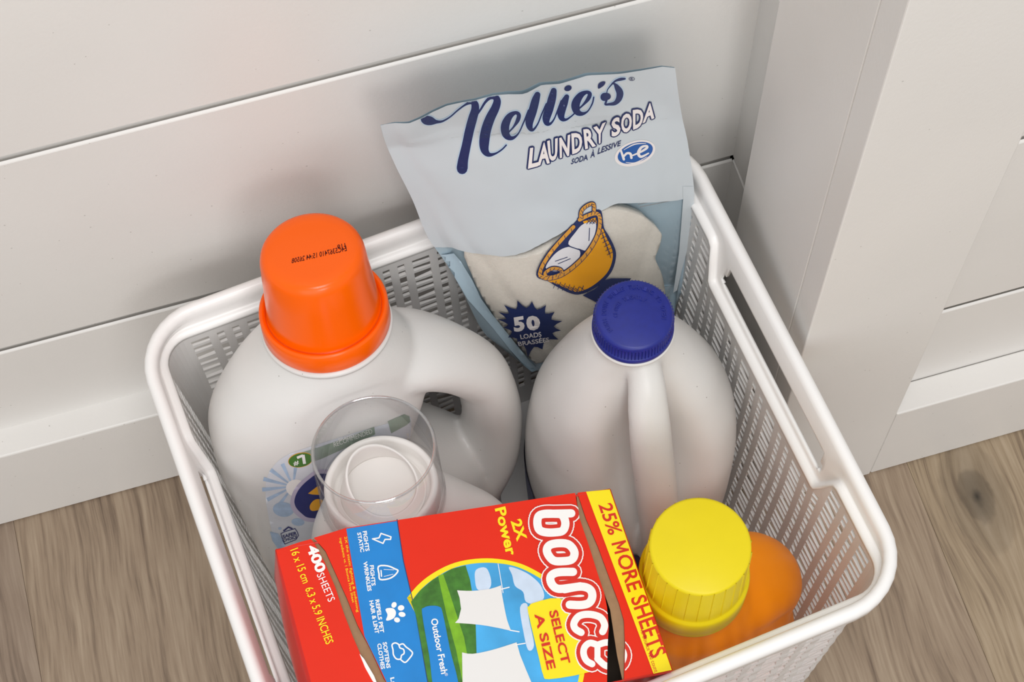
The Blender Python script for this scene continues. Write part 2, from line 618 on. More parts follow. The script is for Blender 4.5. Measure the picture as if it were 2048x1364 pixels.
# floor ----------------------------------------------------------------
def wood(name, base, dark, light, seed, knot=None):
    m = bpy.data.materials.new(name)
    m.use_nodes = True
    nt = m.node_tree
    b = nt.nodes['Principled BSDF']
    b.inputs['Roughness'].default_value = 0.5
    tc = nt.nodes.new('ShaderNodeTexCoord')
    mp = nt.nodes.new('ShaderNodeMapping')
    mp.inputs['Location'].default_value = (seed * 1.37, seed * 0.71, 0)
    nt.links.new(tc.outputs['Object'], mp.inputs['Vector'])
    vec = mp.outputs['Vector']
    # slow waviness of the grain
    wv = nt.nodes.new('ShaderNodeTexNoise'); wv.inputs['Scale'].default_value = 5.0
    wv.inputs['Detail'].default_value = 2
    nt.links.new(vec, wv.inputs['Vector'])
    ad = nt.nodes.new('ShaderNodeVectorMath'); ad.operation = 'MULTIPLY_ADD'
    nt.links.new(wv.outputs['Color'], ad.inputs[0]); ad.inputs[1].default_value = (0.035, 0.0, 0); nt.links.new(vec, ad.inputs[2])
    base_vec = ad.outputs[0]
    if knot:
        # grain bends round the knot
        kx, ky = knot
        sub = nt.nodes.new('ShaderNodeVectorMath'); sub.operation = 'SUBTRACT'
        nt.links.new(tc.outputs['Object'], sub.inputs[0]); sub.inputs[1].default_value = (kx, ky, 0)
        sc = nt.nodes.new('ShaderNodeVectorMath'); sc.operation = 'MULTIPLY'
        nt.links.new(sub.outputs[0], sc.inputs[0]); sc.inputs[1].default_value = (1.0, 0.55, 0)
        ln = nt.nodes.new('ShaderNodeVectorMath'); ln.operation = 'LENGTH'
        nt.links.new(sc.outputs[0], ln.inputs[0])
        mr = nt.nodes.new('ShaderNodeMapRange'); mr.inputs['From Min'].default_value = 0.004; mr.inputs['From Max'].default_value = 0.045
        mr.inputs['To Min'].default_value = 1.0; mr.inputs['To Max'].default_value = 0.0
        mr.interpolation_type = 'SMOOTHSTEP'
        nt.links.new(ln.outputs['Value'], mr.inputs['Value'])
        sx = nt.nodes.new('ShaderNodeSeparateXYZ'); nt.links.new(sub.outputs[0], sx.inputs[0])
        mm = nt.nodes.new('ShaderNodeMath'); mm.operation = 'MULTIPLY'
        nt.links.new(sx.outputs['X'], mm.inputs[0]); nt.links.new(mr.outputs[0], mm.inputs[1])
        m2 = nt.nodes.new('ShaderNodeMath'); m2.operation = 'MULTIPLY'; m2.inputs[1].default_value = -0.75
        nt.links.new(mm.outputs[0], m2.inputs[0])
        cb = nt.nodes.new('ShaderNodeCombineXYZ'); nt.links.new(m2.outputs[0], cb.inputs['X'])
        ad2 = nt.nodes.new('ShaderNodeVectorMath'); ad2.operation = 'ADD'
        nt.links.new(base_vec, ad2.inputs[0]); nt.links.new(cb.outputs[0], ad2.inputs[1])
        base_vec = ad2.outputs[0]

    def nz(scale3, scale, detail, rough):
        q = nt.nodes.new('ShaderNodeVectorMath'); q.operation = 'MULTIPLY'
        nt.links.new(base_vec, q.inputs[0]); q.inputs[1].default_value = scale3
        n = nt.nodes.new('ShaderNodeTexNoise'); n.inputs['Scale'].default_value = scale
        n.inputs['Detail'].default_value = detail; n.inputs['Roughness'].default_value = rough
        nt.links.new(q.outputs[0], n.inputs['Vector'])
        return n.outputs['Fac']
    fine = nz((1, 0.045, 1), 330, 4, 0.6)
    mid = nz((1, 0.07, 1), 70, 3, 0.55)
    broad = nz((1, 0.25, 1), 14, 2, 0.5)

    def mathn(op, a, bb):
        n = nt.nodes.new('ShaderNodeMath'); n.operation = op
        for i, q in enumerate((a, bb)):
            if isinstance(q, float):
                n.inputs[i].default_value = q
            else:
                nt.links.new(q, n.inputs[i])
        return n.outputs[0]
    g = mathn('ADD', mathn('MULTIPLY', fine, 0.52), mathn('ADD', mathn('MULTIPLY', mid, 0.30), mathn('MULTIPLY', broad, 0.18)))
    rp = nt.nodes.new('ShaderNodeValToRGB')
    rp.color_ramp.elements[0].position = 0.36; rp.color_ramp.elements[0].color = (*lin(dark), 1)
    rp.color_ramp.elements[1].position = 0.62; rp.color_ramp.elements[1].color = (*lin(light), 1)
    e = rp.color_ramp.elements.new(0.49); e.color = (*lin(base), 1)
    nt.links.new(g, rp.inputs['Fac'])
    col = rp.outputs['Color']
    if knot:
        kr = nt.nodes.new('ShaderNodeValToRGB')
        kr.color_ramp.elements[0].position = 0.0; kr.color_ramp.elements[0].color = (0.10, 0.10, 0.10, 1)
        kr.color_ramp.elements[1].position = 1.0; kr.color_ramp.elements[1].color = (1, 1, 1, 1)
        for pos, vv in ((0.07, 0.40), (0.16, 0.52), (0.19, 0.72), (0.34, 0.80), (0.38, 0.94)):
            q = kr.color_ramp.elements.new(pos); q.color = (vv, vv, vv, 1)
        ms = nt.nodes.new('ShaderNodeMath'); ms.operation = 'MULTIPLY'; ms.inputs[1].default_value = 16.0
        nk = nt.nodes.new('ShaderNodeTexNoise'); nk.inputs['Scale'].default_value = 90
        nt.links.new(tc.outputs['Object'], nk.inputs['Vector'])
        an = mathn('ADD', ln.outputs['Value'], mathn('MULTIPLY', mathn('SUBTRACT', nk.outputs['Fac'], 0.5), 0.006))
        nt.links.new(an, ms.inputs[0])
        nt.links.new(ms.outputs[0], kr.inputs['Fac'])
        mx = nt.nodes.new('ShaderNodeMix'); mx.data_type = 'RGBA'; mx.blend_type = 'MULTIPLY'; mx.inputs[0].default_value = 1.0
        nt.links.new(col, mx.inputs[6]); nt.links.new(kr.outputs['Color'], mx.inputs[7])
        col = mx.outputs[2]
    nt.links.new(col, b.inputs['Base Color'])
    bp = nt.nodes.new('ShaderNodeBump'); bp.inputs['Strength'].default_value = 0.12; bp.inputs['Distance'].default_value = 0.001
    nt.links.new(fine, bp.inputs['Height'])
    nt.links.new(bp.outputs['Normal'], b.inputs['Normal'])
    return m


floor = obj('floor', box_mesh('floor', -2.4, 2.6, -3.2, 0.02, -0.03, -0.012), DARK, kind='structure')
PW = 0.1979
W1 = wood('oak_floor_plank_warm', (154, 135, 113), (118, 99, 82), (173, 155, 132), 1.0)
W2 = wood('oak_floor_plank_grey', (151, 131, 110), (110, 92, 76), (171, 152, 130), 5.3)
W3 = wood('oak_floor_plank_knotty', (162, 142, 116), (120, 101, 82), (180, 161, 136), 9.1, knot=(0.4236, -0.186))
W4 = wood('oak_floor_plank_dark', (140, 121, 104), (104, 88, 74), (158, 140, 122), 13.7)
seams = [-0.2065 + PW * k for k in range(-11, 14)]
for k in range(len(seams) - 1):
    a, b_ = seams[k], seams[k + 1]
    m = W3 if a <= 0.4236 <= b_ else (W4 if abs(b_ + 0.2065) < 1e-6 else (W1, W2)[k % 2])
    obj('plank', box_mesh('plank', a + 0.00008, b_ - 0.00008, -3.2, 0.008, -0.012, 0.0, 0.0002, 1), m, floor)

# ------------------------------------------------------------------ storage basket
BX, BY, TH = 0.10843, -0.16787, 0.10522
BW, BD, BH = 0.3274, 0.2950, 0.2722
basket = empty('storage_basket', (BX, BY, 0.0), (0, 0, TH))
tag(basket, 'white plastic storage basket with slotted walls holding the laundry products', 'basket')
PLASTIC = mat('white_moulded_plastic', (238, 236, 234), rough=0.32, var=0.012, scale=30)
_nt = PLASTIC.node_tree                      # thin plastic lets some light through
_tl = _nt.nodes.new('ShaderNodeBsdfTranslucent'); _tl.inputs['Color'].default_value = (0.92, 0.91, 0.90, 1)
_mx = _nt.nodes.new('ShaderNodeMixShader'); _mx.inputs[0].default_value = 0.2
_out = [q for q in _nt.nodes if q.type == 'OUTPUT_MATERIAL'][0]
_nt.links.new(_nt.nodes['Principled BSDF'].outputs[0], _mx.inputs[1]); _nt.links.new(_tl.outputs[0], _mx.inputs[2]); _nt.links.new(_mx.outputs[0], _out.inputs['Surface'])
RC, RCW = 0.036, 0.027          # corner radius of the lip, and of the wall below


def rim_path(s, r):
    """point and outward normal on the rounded rectangle; s runs along the wall's own outline"""
    w, d, q = BW / 2, BD / 2, RCW
    segs = [('l', (-1, 1), (1, 1), (0, 1), BW - 2 * q, (1, 0)), ('a', (1, 1), math.pi / 2), ('l', (1, 1), (1, -1), (1, 0), BD - 2 * q, (0, 1)),
            ('a', (1, -1), 0.0), ('l', (1, -1), (-1, -1), (0, -1), BW - 2 * q, (1, 0)), ('a', (-1, -1), -math.pi / 2),
            ('l', (-1, -1), (-1, 1), (-1, 0), BD - 2 * q, (0, 1)), ('a', (-1, 1), math.pi)]
    for g in segs:
        if g[0] == 'l':
            L = g[4]
            if s <= L + 1e-9:
                t = s / L
                p = []
                for k, half in ((0, w), (1, d)):
                    m = half - r if g[5][k] else half
                    a, b = g[1][k] * m, g[2][k] * m
                    p.append(a + (b - a) * t)
                return (p[0], p[1]), g[3]
        else:
            L = q * math.pi / 2
            if s <= L + 1e-9:
                a = g[2] - s / q
                n = (math.cos(a), math.sin(a))
                c = (g[1][0] * (w - r), g[1][1] * (d - r))
                return (c[0] + r * n[0], c[1] + r * n[1]), n
        s -= L
    return rim_path(0.0, r)


LX, LY, LA = BW - 2 * RCW, BD - 2 * RCW, RCW * math.pi / 2
# column break points: (s0, s1, is_slot)
cols = []
S0 = 0.0
WIDE, SMALL, GAP = 0.0106, 0.0043, 0.0048
for side, L in ((0, LX), (1, LY), (2, LX), (3, LY)):
    npd = 8 if side in (0, 2) else 7
    per = WIDE + 2 * SMALL + 3 * GAP
    span = 0.2726 if side in (0, 2) else 0.2400
    sc_g = (span - WIDE) / npd / per
    WIDE_, SMALL_, GAP_ = WIDE * sc_g, SMALL * sc_g, GAP * sc_g
    tot = npd * per * sc_g + WIDE_
    x = (L - tot) / 2
    brk = []
    for i in range(npd + 1):
        brk.append((x, x + WIDE_)); x += WIDE_ + GAP_
        if i < npd:
            brk.append((x, x + SMALL_)); x += SMALL_ + GAP_
            brk.append((x, x + SMALL_)); x += SMALL_ + GAP_
    cur = 0.0
    for a, b_ in brk:
        a, b_ = a + S0, b_ + S0
        if a - S0 < cur:
            a = S0 + cur + 0.002
        cols.append((S0 + cur, a, False)); cols.append((a, b_, True)); cur = b_ - S0
    if cur < L:
        cols.append((S0 + cur, S0 + L, False))
    S0 += L
    for i in range(8):
        cols.append((S0 + LA * i / 8, S0 + LA * (i + 1) / 8, False))
    S0 += LA
PER = S0
HC = (LX + LA + LY / 2, LX + LA + LY + LA + LX + LA + LY / 2)     # middles of the two grip sides


def grip(s):
    """1 inside a grip recess, 0 elsewhere"""
    g = 0.0
    for c in HC:
        dd = abs(s - c)
        g = max(g, min(1.0, max(0.0, (0.079 - dd) / 0.013)))
    return g * g * (3 - 2 * g)


def band(s):
    g = grip(s)
    return 0.0135 + 0.0275 * g, 0.0088 + 0.0040 * g       # drop of the ledge, its inset


sv = [c[0] for c in cols]
NS = len(sv)


def place(s, inset, z, r=RCW):
    (x, y), n = rim_path(s, r)
    return (x - n[0] * inset, y - n[1] * inset, z)


# --- rim: rolled lip, band with grip slots, ledge
lip = [(0.0016, -0.0100), (0.0002, -0.0092), (0.0, -0.0030), (0.0006, -0.0010), (0.0020, 0.0), (0.0036, 0.0002), (0.0048, -0.0008), (0.0056, -0.0026)]
fr = [0.32, 0.36, 0.62, 0.84, 0.88, 0.96]
sfine = []
for i in range(NS):
    a, b_ = sv[i], (sv[i + 1] if i + 1 < NS else PER)
    k = max(1, int(round((b_ - a) / 0.004)))
    sfine += [a + (b_ - a) * j / k for j in range(k)]
for c in HC:
    for q in (0.0585, 0.0625, 0.0655):
        sfine += [c - q, c + q]
sfine = sorted(set(round(x, 6) for x in sfine))
V, F = [], []
NR = len(lip) + len(fr) + 5
for s in sfine:
    h, e = band(s)
    row = [(o, BH + dz) for o, dz in lip]
    for f in fr:
        row.append((0.0058 + (e - 0.0026 - 0.0058) * f, BH - 0.0030 - (h - 0.0042) * f))
    row += [(e - 0.0022, BH - h + 0.0006), (e - 0.0008, BH - h + 0.0001), (e + 0.0010, BH - h), (e + 0.0021, BH - h - 0.0010), (e + 0.0024, BH - h - 0.0030)]
    for k, (o, z) in enumerate(row):
        f = max(0.0, min(1.0, (k - len(lip) + 1) / (len(fr) + 2)))
        V.append(place(s, o, z, RC + (RCW - RC) * f))
n = len(sfine)
for i in range(n):
    j = (i + 1) % n
    sm = (sfine[i] + (sfine[j] if j else PER)) / 2
    for k in range(NR - 1):
        if len(lip) + 1 <= k < len(lip) + 4:
            lim = 0.0655 if k == len(lip) + 2 else 0.0625
            if any(abs(sm - c) < lim for c in HC):
                continue
        F.append((i * NR + k, j * NR + k, j * NR + k + 1, i * NR + k + 1))
me = mesh('rim', V, F)
bm = bmesh.new(); bm.from_mesh(me)
bmesh.ops.recalc_face_normals(bm, faces=bm.faces); bm.to_mesh(me); bm.free()
RIMP = mat('white_rim_plastic', (246, 244, 242), rough=0.30, var=0.008, scale=30)
rim = obj('rim', me, RIMP, basket, smooth=True)
md = rim.modifiers.new('wall', 'SOLIDIFY'); md.thickness = 0.0019; md.offset = 0.0; md.use_even_offset = False

# --- slotted wall
TAPER = 0.012
ZB = 0.012
rows = []
z = BH - 0.0135 - 0.0095
pat = [(0.0046, True), (0.0025, False), (0.0047, True), (0.0025, False), (0.0070, True), (0.0025, False)]
rows_z = [(None, None, False)]
k = 0
zz = z
rowdef = []
while zz - 0.010 > ZB + 0.016:
    hh, slot = pat[k % 6]
    rowdef.append((zz, zz - hh, slot)); zz -= hh; k += 1
rowdef.append((zz, ZB, False))
TW = 0.0015


def wall_inset(s, zq):
    h, e = band(s)
    e0 = 0.0088 + 0.0024
    eg = e + 0.0024
    # in the grip recess the wall starts lower and further in, easing back to the plain wall
    t = max(0.0, min(1.0, (zq - 0.12) / (BH - h - 0.12)))
    return e0 + (eg - e0) * t * t + TAPER * max(0.0, BH - h - zq) / BH


zl = [BH - 0.0135 - 0.0020] + [r[0] for r in rowdef] + [ZB]
NZ = len(zl)


def zcol(s, kz):
    """the top of the slotted field follows the ledge"""
    h, e = band(s)
    top = BH - h - 0.0022
    return min(zl[kz], top - 0.0004 * (kz)) if kz else top


cl = sv
V, F = [], []
idx = {}


def vert(i, kz, lay):
    key = (i % NS, kz, lay)
    if key not in idx:
        s = cl[i % NS]
        zq = zcol(s, kz)
        ins = wall_inset(s, zq)
        if lay:
            # outside: strips swell between the slots like weaving
            sl = cols[i % NS]
            ph = math.sin(s / 0.0168 * math.pi) * math.sin(zq / 0.0112 * math.pi)
            ins -= TW + 0.0007 * ph
        idx[key] = len(V); V.append(place(s, ins, zq))
    return idx[key]


solid = {}
for i in range(NS):
    for kz in range(NZ - 1):
        s = (cols[i][0] + cols[i][1]) / 2
        slot = cols[i][2] and kz >= 1 and rowdef[kz - 1][2] and (zl[kz] < BH - band(s)[0] - 0.0065)
        solid[i, kz] = not slot
for i in range(NS):
    for kz in range(NZ - 1):
        if not solid[i, kz]:
            continue
        F.append((vert(i, kz, 0), vert(i, kz + 1, 0), vert(i + 1, kz + 1, 0), vert(i + 1, kz, 0)))
        F.append((vert(i, kz, 1), vert(i + 1, kz, 1), vert(i + 1, kz + 1, 1), vert(i, kz + 1, 1)))
        if not solid[(i + 1) % NS, kz]:
            F.append((vert(i + 1, kz, 0), vert(i + 1, kz + 1, 0), vert(i + 1, kz + 1, 1), vert(i + 1, kz, 1)))
        if not solid[(i - 1) % NS, kz]:
            F.append((vert(i, kz, 0), vert(i, kz, 1), vert(i, kz + 1, 1), vert(i, kz + 1, 0)))
        if kz + 1 < NZ - 1 and not solid[i, kz + 1]:
            F.append((vert(i, kz + 1, 0), vert(i, kz + 1, 1), vert(i + 1, kz + 1, 1), vert(i + 1, kz + 1, 0)))
        if kz > 0 and not solid[i, kz - 1]:
            F.append((vert(i, kz, 0), vert(i + 1, kz, 0), vert(i + 1, kz, 1), vert(i, kz, 1)))
slotted_wall = obj('slotted_wall', mesh('slotted_wall', V, F), PLASTIC, basket)

# --- floor of the basket
V, F = [], []
nb = len(sfine)
for s in sfine:
    V.append(place(s, wall_inset(s, ZB) - TW, ZB))
for s in sfine:
    V.append(place(s, wall_inset(s, ZB) + 0.004, 0.0))
for i in range(nb):
    j = (i + 1) % nb
    F.append((i, j, nb + j, nb + i))
F.append(tuple(range(nb)))
F.append(tuple(range(2 * nb - 1, nb - 1, -1)))
obj('basket_bottom', mesh('basket_bottom', V, F), PLASTIC, basket)

# ------------------------------------------------------------------ bottles
HDPE = speck(mat('white_hdpe', (224, 222, 219), rough=0.36, var=0.012, scale=25, bump=0.04, bscale=600), rgb=(120, 110, 100), scale=420, thr=0.02, amount=0.6)
ORANGE_CAP = mat('glossy_orange_plastic', (255, 100, 0), rough=0.24, spec=0.35)
NAVY_INK = mat('navy_ink', (30, 44, 98), rough=0.42)
BLACK_INK = mat('dark_red_stamp_ink', (84, 14, 4), rough=0.5, spec=0.2)
WHITE_INK = mat('white_ink', (244, 240, 236), rough=0.42)


def tilt(ax, ay):
    """rotation leaning the z axis by ax towards +x and ay towards +y"""
    z = Vector((math.tan(ax), math.tan(ay), 1)).normalized()
    return Vector((0, 0, 1)).rotation_difference(z).to_euler()


# --- big jug with orange cap, leaning back on the basket's rear wall
top = Vector((0.0362, -0.0700, 0.3600))
J1R = tilt(math.radians(2.0), math.radians(11.5))
ax1 = J1R.to_matrix() @ Vector((0, 0, 1))
CAPH = 0.0600
JH = 0.2850                                    # base to collar foot
base1 = top - ax1 * (CAPH + JH)
jug1 = empty('detergent_jug', base1, J1R)
tag(jug1, 'large white laundry detergent jug with a glossy orange cap, leaning against the basket back', 'detergent jug')
YAW1 = math.radians(2)
body = loft([(0.0, 0.010, 0, 0.060, 0.030, 2.8), (0.006, 0.010, 0, 0.067, 0.035, 2.8), (0.03, 0.009, 0, 0.072, 0.0380, 2.7), (0.10, 0.006, 0, 0.0765, 0.0375, 2.5),
             (0.165, 0.0015, 0, 0.0775, 0.0385, 2.4), (0.200, -0.0045, 0, 0.0720, 0.0388, 2.3), (0.230, -0.009, 0, 0.0635, 0.0385, 2.2),
             (0.257, -0.006, 0, 0.050, 0.0365, 2.1), (0.275, -0.001, 0, 0.036, 0.0335, 2.0), (0.285, 0, 0, 0.031, 0.031, 2.0), (0.295, 0, 0, 0.0295, 0.0295, 2.0)])
hand = tube([(0.018, 0, 0.247, 0.030, 0.016, (0, 1, 0)), (0.042, 0, 0.241, 0.028, 0.0155), (0.0655, 0, 0.221, 0.0235, 0.0160), (0.0800, 0, 0.196, 0.0210, 0.0165), (0.0835, 0, 0.162, 0.0205, 0.0175),
             (0.0780, 0, 0.125, 0.0225, 0.0195), (0.0660, 0, 0.098, 0.0250, 0.020)], seg=24, n=50)


def yawed(geo, a):
    c, s = math.cos(a), math.sin(a)
    return [(x * c - y * s, x * s + y * c, z) for x, y, z in geo[0]], geo[1]


# the body is waisted beside the grip so that fingers fit through
bv, bf = body
nb2 = []
for x, y, z in bv:
    if x > 0.0:
        dz = (z - 0.184) / 0.036
        dx = (x - 0.024) / 0.045
        if dx > 0:
            x -= 0.044 * math.exp(-dz * dz) * min(1.0, dx) ** 1.0
    nb2.append((x, y, z))
jug1_body = fuse('jug_body', yawed(join_geo((nb2, bf), hand), YAW1), voxel=0.0017, it=12, parent=jug1, material=HDPE)

cap1 = empty('t', (0, 0, 0)); bpy.data.objects.remove(cap1)
prof = [(0.0310, 0.0), (0.0332, 0.0004), (0.0338, 0.0016), (0.0336, 0.0132), (0.0330, 0.0143), (0.0322, 0.0146), (0.0306, 0.0138), (0.0302, 0.0120), (0.0300, 0.0110),
        (0.0294, 0.0150), (0.0275, 0.0400), (0.0266, 0.0535), (0.0258, 0.0568), (0.0244, 0.0590), (0.0222, 0.0599), (0.0180, 0.0601), (0.0, 0.0600)]
jc = obj('jug_cap', lathe('jug_cap', [(0.0285, -0.004)] + prof, 96), ORANGE_CAP, jug1, smooth=True)
jc.location = (0, 0, JH)
# finger flats on both flanks of the measuring cap
for sgn in (-1,):
    pass
jring = obj('neck_ring', lathe('neck_ring', [(0.0295, -0.0035), (0.0342, -0.0030), (0.0346, -0.0012), (0.0340, 0.0), (0.0300, 0.0004)], 96), HDPE, jug1, smooth=True)
jring.location = (0, 0, JH - 0.0004)

# --- bottle with a clear measuring cup on top
top2 = Vector((0.0404, -0.1570, 0.2990))
B2R = tilt(math.radians(1.6), math.radians(9.0))
ax2 = B2R.to_matrix() @ Vector((0, 0, 1))
CUPH, BH2 = 0.0500, 0.2300
base2 = top2 - ax2 * (CUPH + BH2)
bot2 = empty('detergent_bottle', base2, B2R)
tag(bot2, 'white detergent bottle with a clear measuring cup, just behind the red box', 'detergent bottle')
body2 = loft([(0.0, 0.012, -0.004, 0.052, 0.020, 2.8), (0.006, 0.012, -0.004, 0.058, 0.0235, 2.8), (0.10, 0.012, -0.003, 0.062, 0.0260, 2.6), (0.150, 0.012, -0.002, 0.0615, 0.0275, 2.4),
              (0.180, 0.010, -0.001, 0.056, 0.0280, 2.3), (0.203, 0.004, 0, 0.045, 0.0285, 2.2), (0.219, 0.001, 0, 0.0360, 0.0290, 2.0), (0.226, 0, 0, 0.0315, 0.0295, 2.0), (0.231, 0, 0, 0.0300, 0.0300, 2.0)])
obj('bottle_body', mesh('bottle_body', *yawed(body2, math.radians(-4))), HDPE, bot2, smooth=True)
CUP = clear_plastic('clear_cup_plastic', tint=(0.945, 0.945, 0.952), rough=0.03, boost=0.6, base=0.07)
cupp = [(0.0322, 0.0), (0.0335, 0.0006), (0.0336, 0.0050), (0.0330, 0.0075), (0.0328, 0.0090), (0.0322, 0.0490), (0.0317, 0.0498), (0.0311, 0.0500), (0.0309, 0.0494)]
cup = obj('measuring_cup', lathe('measuring_cup', cupp, 96), CUP, bot2, smooth=True)
cup.location = (0, 0, BH2)
CUPR = clear_plastic('clear_cup_rim', tint=(0.9, 0.9, 0.91), rough=0.08, boost=0.5, base=0.42)
rimp = [(0.0310 + 0.0008 * math.cos(2 * math.pi * k / 10), 0.0499 + 0.0008 * math.sin(2 * math.pi * k / 10)) for k in range(11)]
crim = obj('cup_rim', lathe('cup_rim', rimp, 96), CUPR, cup, smooth=True)
SPOUT = mat('white_spout_plastic', (240, 236, 232), rough=0.35)
neckp = [(0.0300, -0.004), (0.0305, 0.0), (0.0302, 0.0120), (0.0290, 0.0140), (0.0272, 0.0140), (0.0262, 0.0125), (0.0262, 0.0060), (0.0240, 0.0045), (0.0225, 0.0045)]
neck = obj('neck', lathe('neck', neckp, 80), SPOUT, bot2, smooth=True)
neck.location = (0, 0, BH2)
# pouring spout: an oblique scoop rising out of the neck
sv_, sf_ = [], []
m_, r_ = 56, 9
for j in range(r_):
    t = j / (r_ - 1)
    for i in range(m_):
        a = 2 * math.pi * i / m_
        lipz = 0.009 + 0.0180 * (0.5 + 0.5 * math.cos(a - math.radians(125))) ** 1.5
        rr = 0.0222 - 0.0045 * t
        sv_.append((rr * math.cos(a) + 0.001 * t, rr * math.sin(a), 0.004 + (lipz - 0.004) * t))
for j in range(r_ - 1):
    for i in range(m_):
        k = (i + 1) % m_
        sf_.append((j * m_ + i, j * m_ + k, (j + 1) * m_ + k, (j + 1) * m_ + i))
sp = obj('pour_spout', mesh('pour_spout', sv_, sf_), SPOUT, bot2, smooth=True)
sp.location = (0, 0, BH2)
md = sp.modifiers.new('wall', 'SOLIDIFY'); md.thickness = 0.0012; md.offset = 0
inn = obj('drain_disc', lathe('drain_disc', [(0.0232, 0.0050), (0.012, 0.0025), (0.0, 0.0015)], 48), SPOUT, bot2, smooth=True)
inn.location = (0, 0, BH2)

# --- bleach jug
BL_TOP = Vector((0.1896, -0.1231, 0.3000))
ble = empty('bleach_jug', (0.1896, -0.1231, 0.0130))
tag(ble, 'round white bleach jug with a ribbed dark blue screw cap and front handle', 'bleach jug')
zb = 0.0125
bk = [(0.0, -0.004, -0.012, 0.048, 0.048, 2.6), (0.006, -0.004, -0.013, 0.055, 0.055, 2.6), (0.05, -0.004, -0.015, 0.0580, 0.0590, 2.4), (0.125, -0.003, -0.016, 0.0605, 0.0610, 2.25), (0.155, -0.002, -0.015, 0.0608, 0.0590, 2.2),
      (0.185, 0, -0.010, 0.0580, 0.0545, 2.15), (0.210, 0, -0.006, 0.0485, 0.0455, 2.1), (0.232, 0, -0.002, 0.0365, 0.0345, 2.05), (0.250, 0, 0, 0.0262, 0.0245, 2.0), (0.262, 0, 0, 0.0200, 0.0198, 2.0), (0.270, 0, 0, 0.0185, 0.0185, 2.0)]
bvv, bff = loft(bk)
nv = []
for x, y, z in bvv:
    # finger hollow behind the handle: front cheeks pulled in around it
    if y < 0 and z > 0.05:
        gx = math.exp(-((x + 0.002) / 0.026) ** 2)
        gz = math.exp(-((z - 0.190) / 0.046) ** 2)
        y += 0.034 * gx * gz * min(1.0, -y / 0.02)
    nv.append((x, y, z))
hand2 = tube([(0.002, -0.008, 0.258, 0.0084, 0.0085, (1, 0, 0)), (0.001, -0.0220, 0.2510, 0.0100, 0.0080), (-0.0015, -0.0370, 0.2370, 0.0114, 0.0080), (-0.0032, -0.0530, 0.2130, 0.0120, 0.0085), (-0.0035, -0.0670, 0.1830, 0.0120, 0.0092), (-0.003, -0.0760, 0.1500, 0.0122, 0.0098), (-0.003, -0.0720, 0.1150, 0.0130, 0.0110)], seg=22, n=46)
fuse('jug_body', join_geo((nv, bff), hand2), voxel=0.0015, it=8, parent=ble, material=HDPE)
BLUE_CAP = mat('dark_blue_cap_plastic', (26, 38, 132), rough=0.40, var=0.08, scale=300)
capr = 0.0213
cp = [(0.0190, 0.0), (0.0216, 0.0002), (0.0219, 0.0010), (0.0217, 0.0032), (0.0214, 0.0038)]
bcap = obj('screw_cap', lathe('screw_cap', cp + [(0.0208, 0.0040), (0.0206, 0.0140), (0.0199, 0.0154), (0.0188, 0.0159), (0.0, 0.0160)], 96), BLUE_CAP, ble, smooth=True)
ZC = 0.2710
bcap.location = (0, 0, ZC)
V, F = [], []
for i in range(72):
    a = 2 * math.pi * i / 72
    for da, r in ((-0.020, 0.0205), (0.0, 0.0214), (0.020, 0.0205)):
        for z in (0.0040, 0.0136):
            V.append((r * math.cos(a + da), r * math.sin(a + da), z))
    k = i * 6
    F += [(k, k + 2, k + 3, k + 1), (k + 2, k + 4, k + 5, k + 3), (k + 1, k + 3, k + 5), (k, k + 4, k + 2)]
ribs = obj('grip_ribs', mesh('grip_ribs', V, F), BLUE_CAP, bcap)
ribs['kind'] = 'stuff'
# moulded lettering ring on the cap top
cu_geo = []
for word, r0, st, sz, dirn in (('PUSH DOWN WHILE TURNING TO OPEN', 0.0158, 200, 0.0024, -1), ('CLOSE TIGHTLY', 0.0098, 170, 0.0022, -1)):
    for i, ch in enumerate(word):
        if ch == ' ':
            continue
        a = math.radians(st) + dirn * i * (sz * 0.86) / r0
        c, s = math.cos(a), math.sin(a)
        def pt(u, w):
            rr = r0 + w
            return (rr * c + s * u * 1.0, rr * s - c * u)
        q = sz * 0.36
        cu_geo.append(text2d(ch, [pt(-q, sz / 2), pt(q, sz / 2), pt(q, -sz / 2), pt(-q, -sz / 2)], bold=0.01))
gv, gf = join_geo(*cu_geo)
lt = obj('cap_lettering', mesh('cap_lettering', [(x, y, 0.01615) for x, y in gv], gf), BLUE_CAP, bcap)
md = lt.modifiers.new('raise', 'SOLIDIFY'); md.thickness = 0.0003; md.offset = 0
nr = obj('neck_collar', lathe('neck_collar', [(0.0185, -0.003), (0.0222, -0.0026), (0.0225, -0.001), (0.0215, 0.0), (0.0185, 0.0002)], 72), HDPE, ble, smooth=True)
nr.location = (0, 0, ZC)
# blue wrap label low on the body
LBL = mat('blue_label_film', (44, 62, 128), rough=0.35)
V, F = [], []
sg = 96
S = smooth_interp(bk, 80)
def sec(z):
    i = int(np.clip(np.searchsorted(S[:, 0], z), 1, 79)); a, b_ = S[i - 1], S[i]
    t = (z - a[0]) / (b_[0] - a[0]); return a + (b_ - a) * t
zs = [0.02, 0.05, 0.08, 0.10, 0.118]
for z in zs:
    _, cx, cy, rx, ry, e = sec(z)
    for i in range(sg + 1):
        a = math.radians(95 + 170 * i / sg)
        c, s = math.cos(a), math.sin(a)
        V.append((cx + (rx + 0.0006) * math.copysign(abs(c) ** (2 / e), c), cy + (ry + 0.0006) * math.copysign(abs(s) ** (2 / e), s), z))
for j in range(len(zs) - 1):
    for i in range(sg):
        F.append((j * (sg + 1) + i, j * (sg + 1) + i + 1, (j + 1) * (sg + 1) + i + 1, (j + 1) * (sg + 1) + i))
obj('wrap_label', mesh('wrap_label', V, F), LBL, ble, smooth=True)

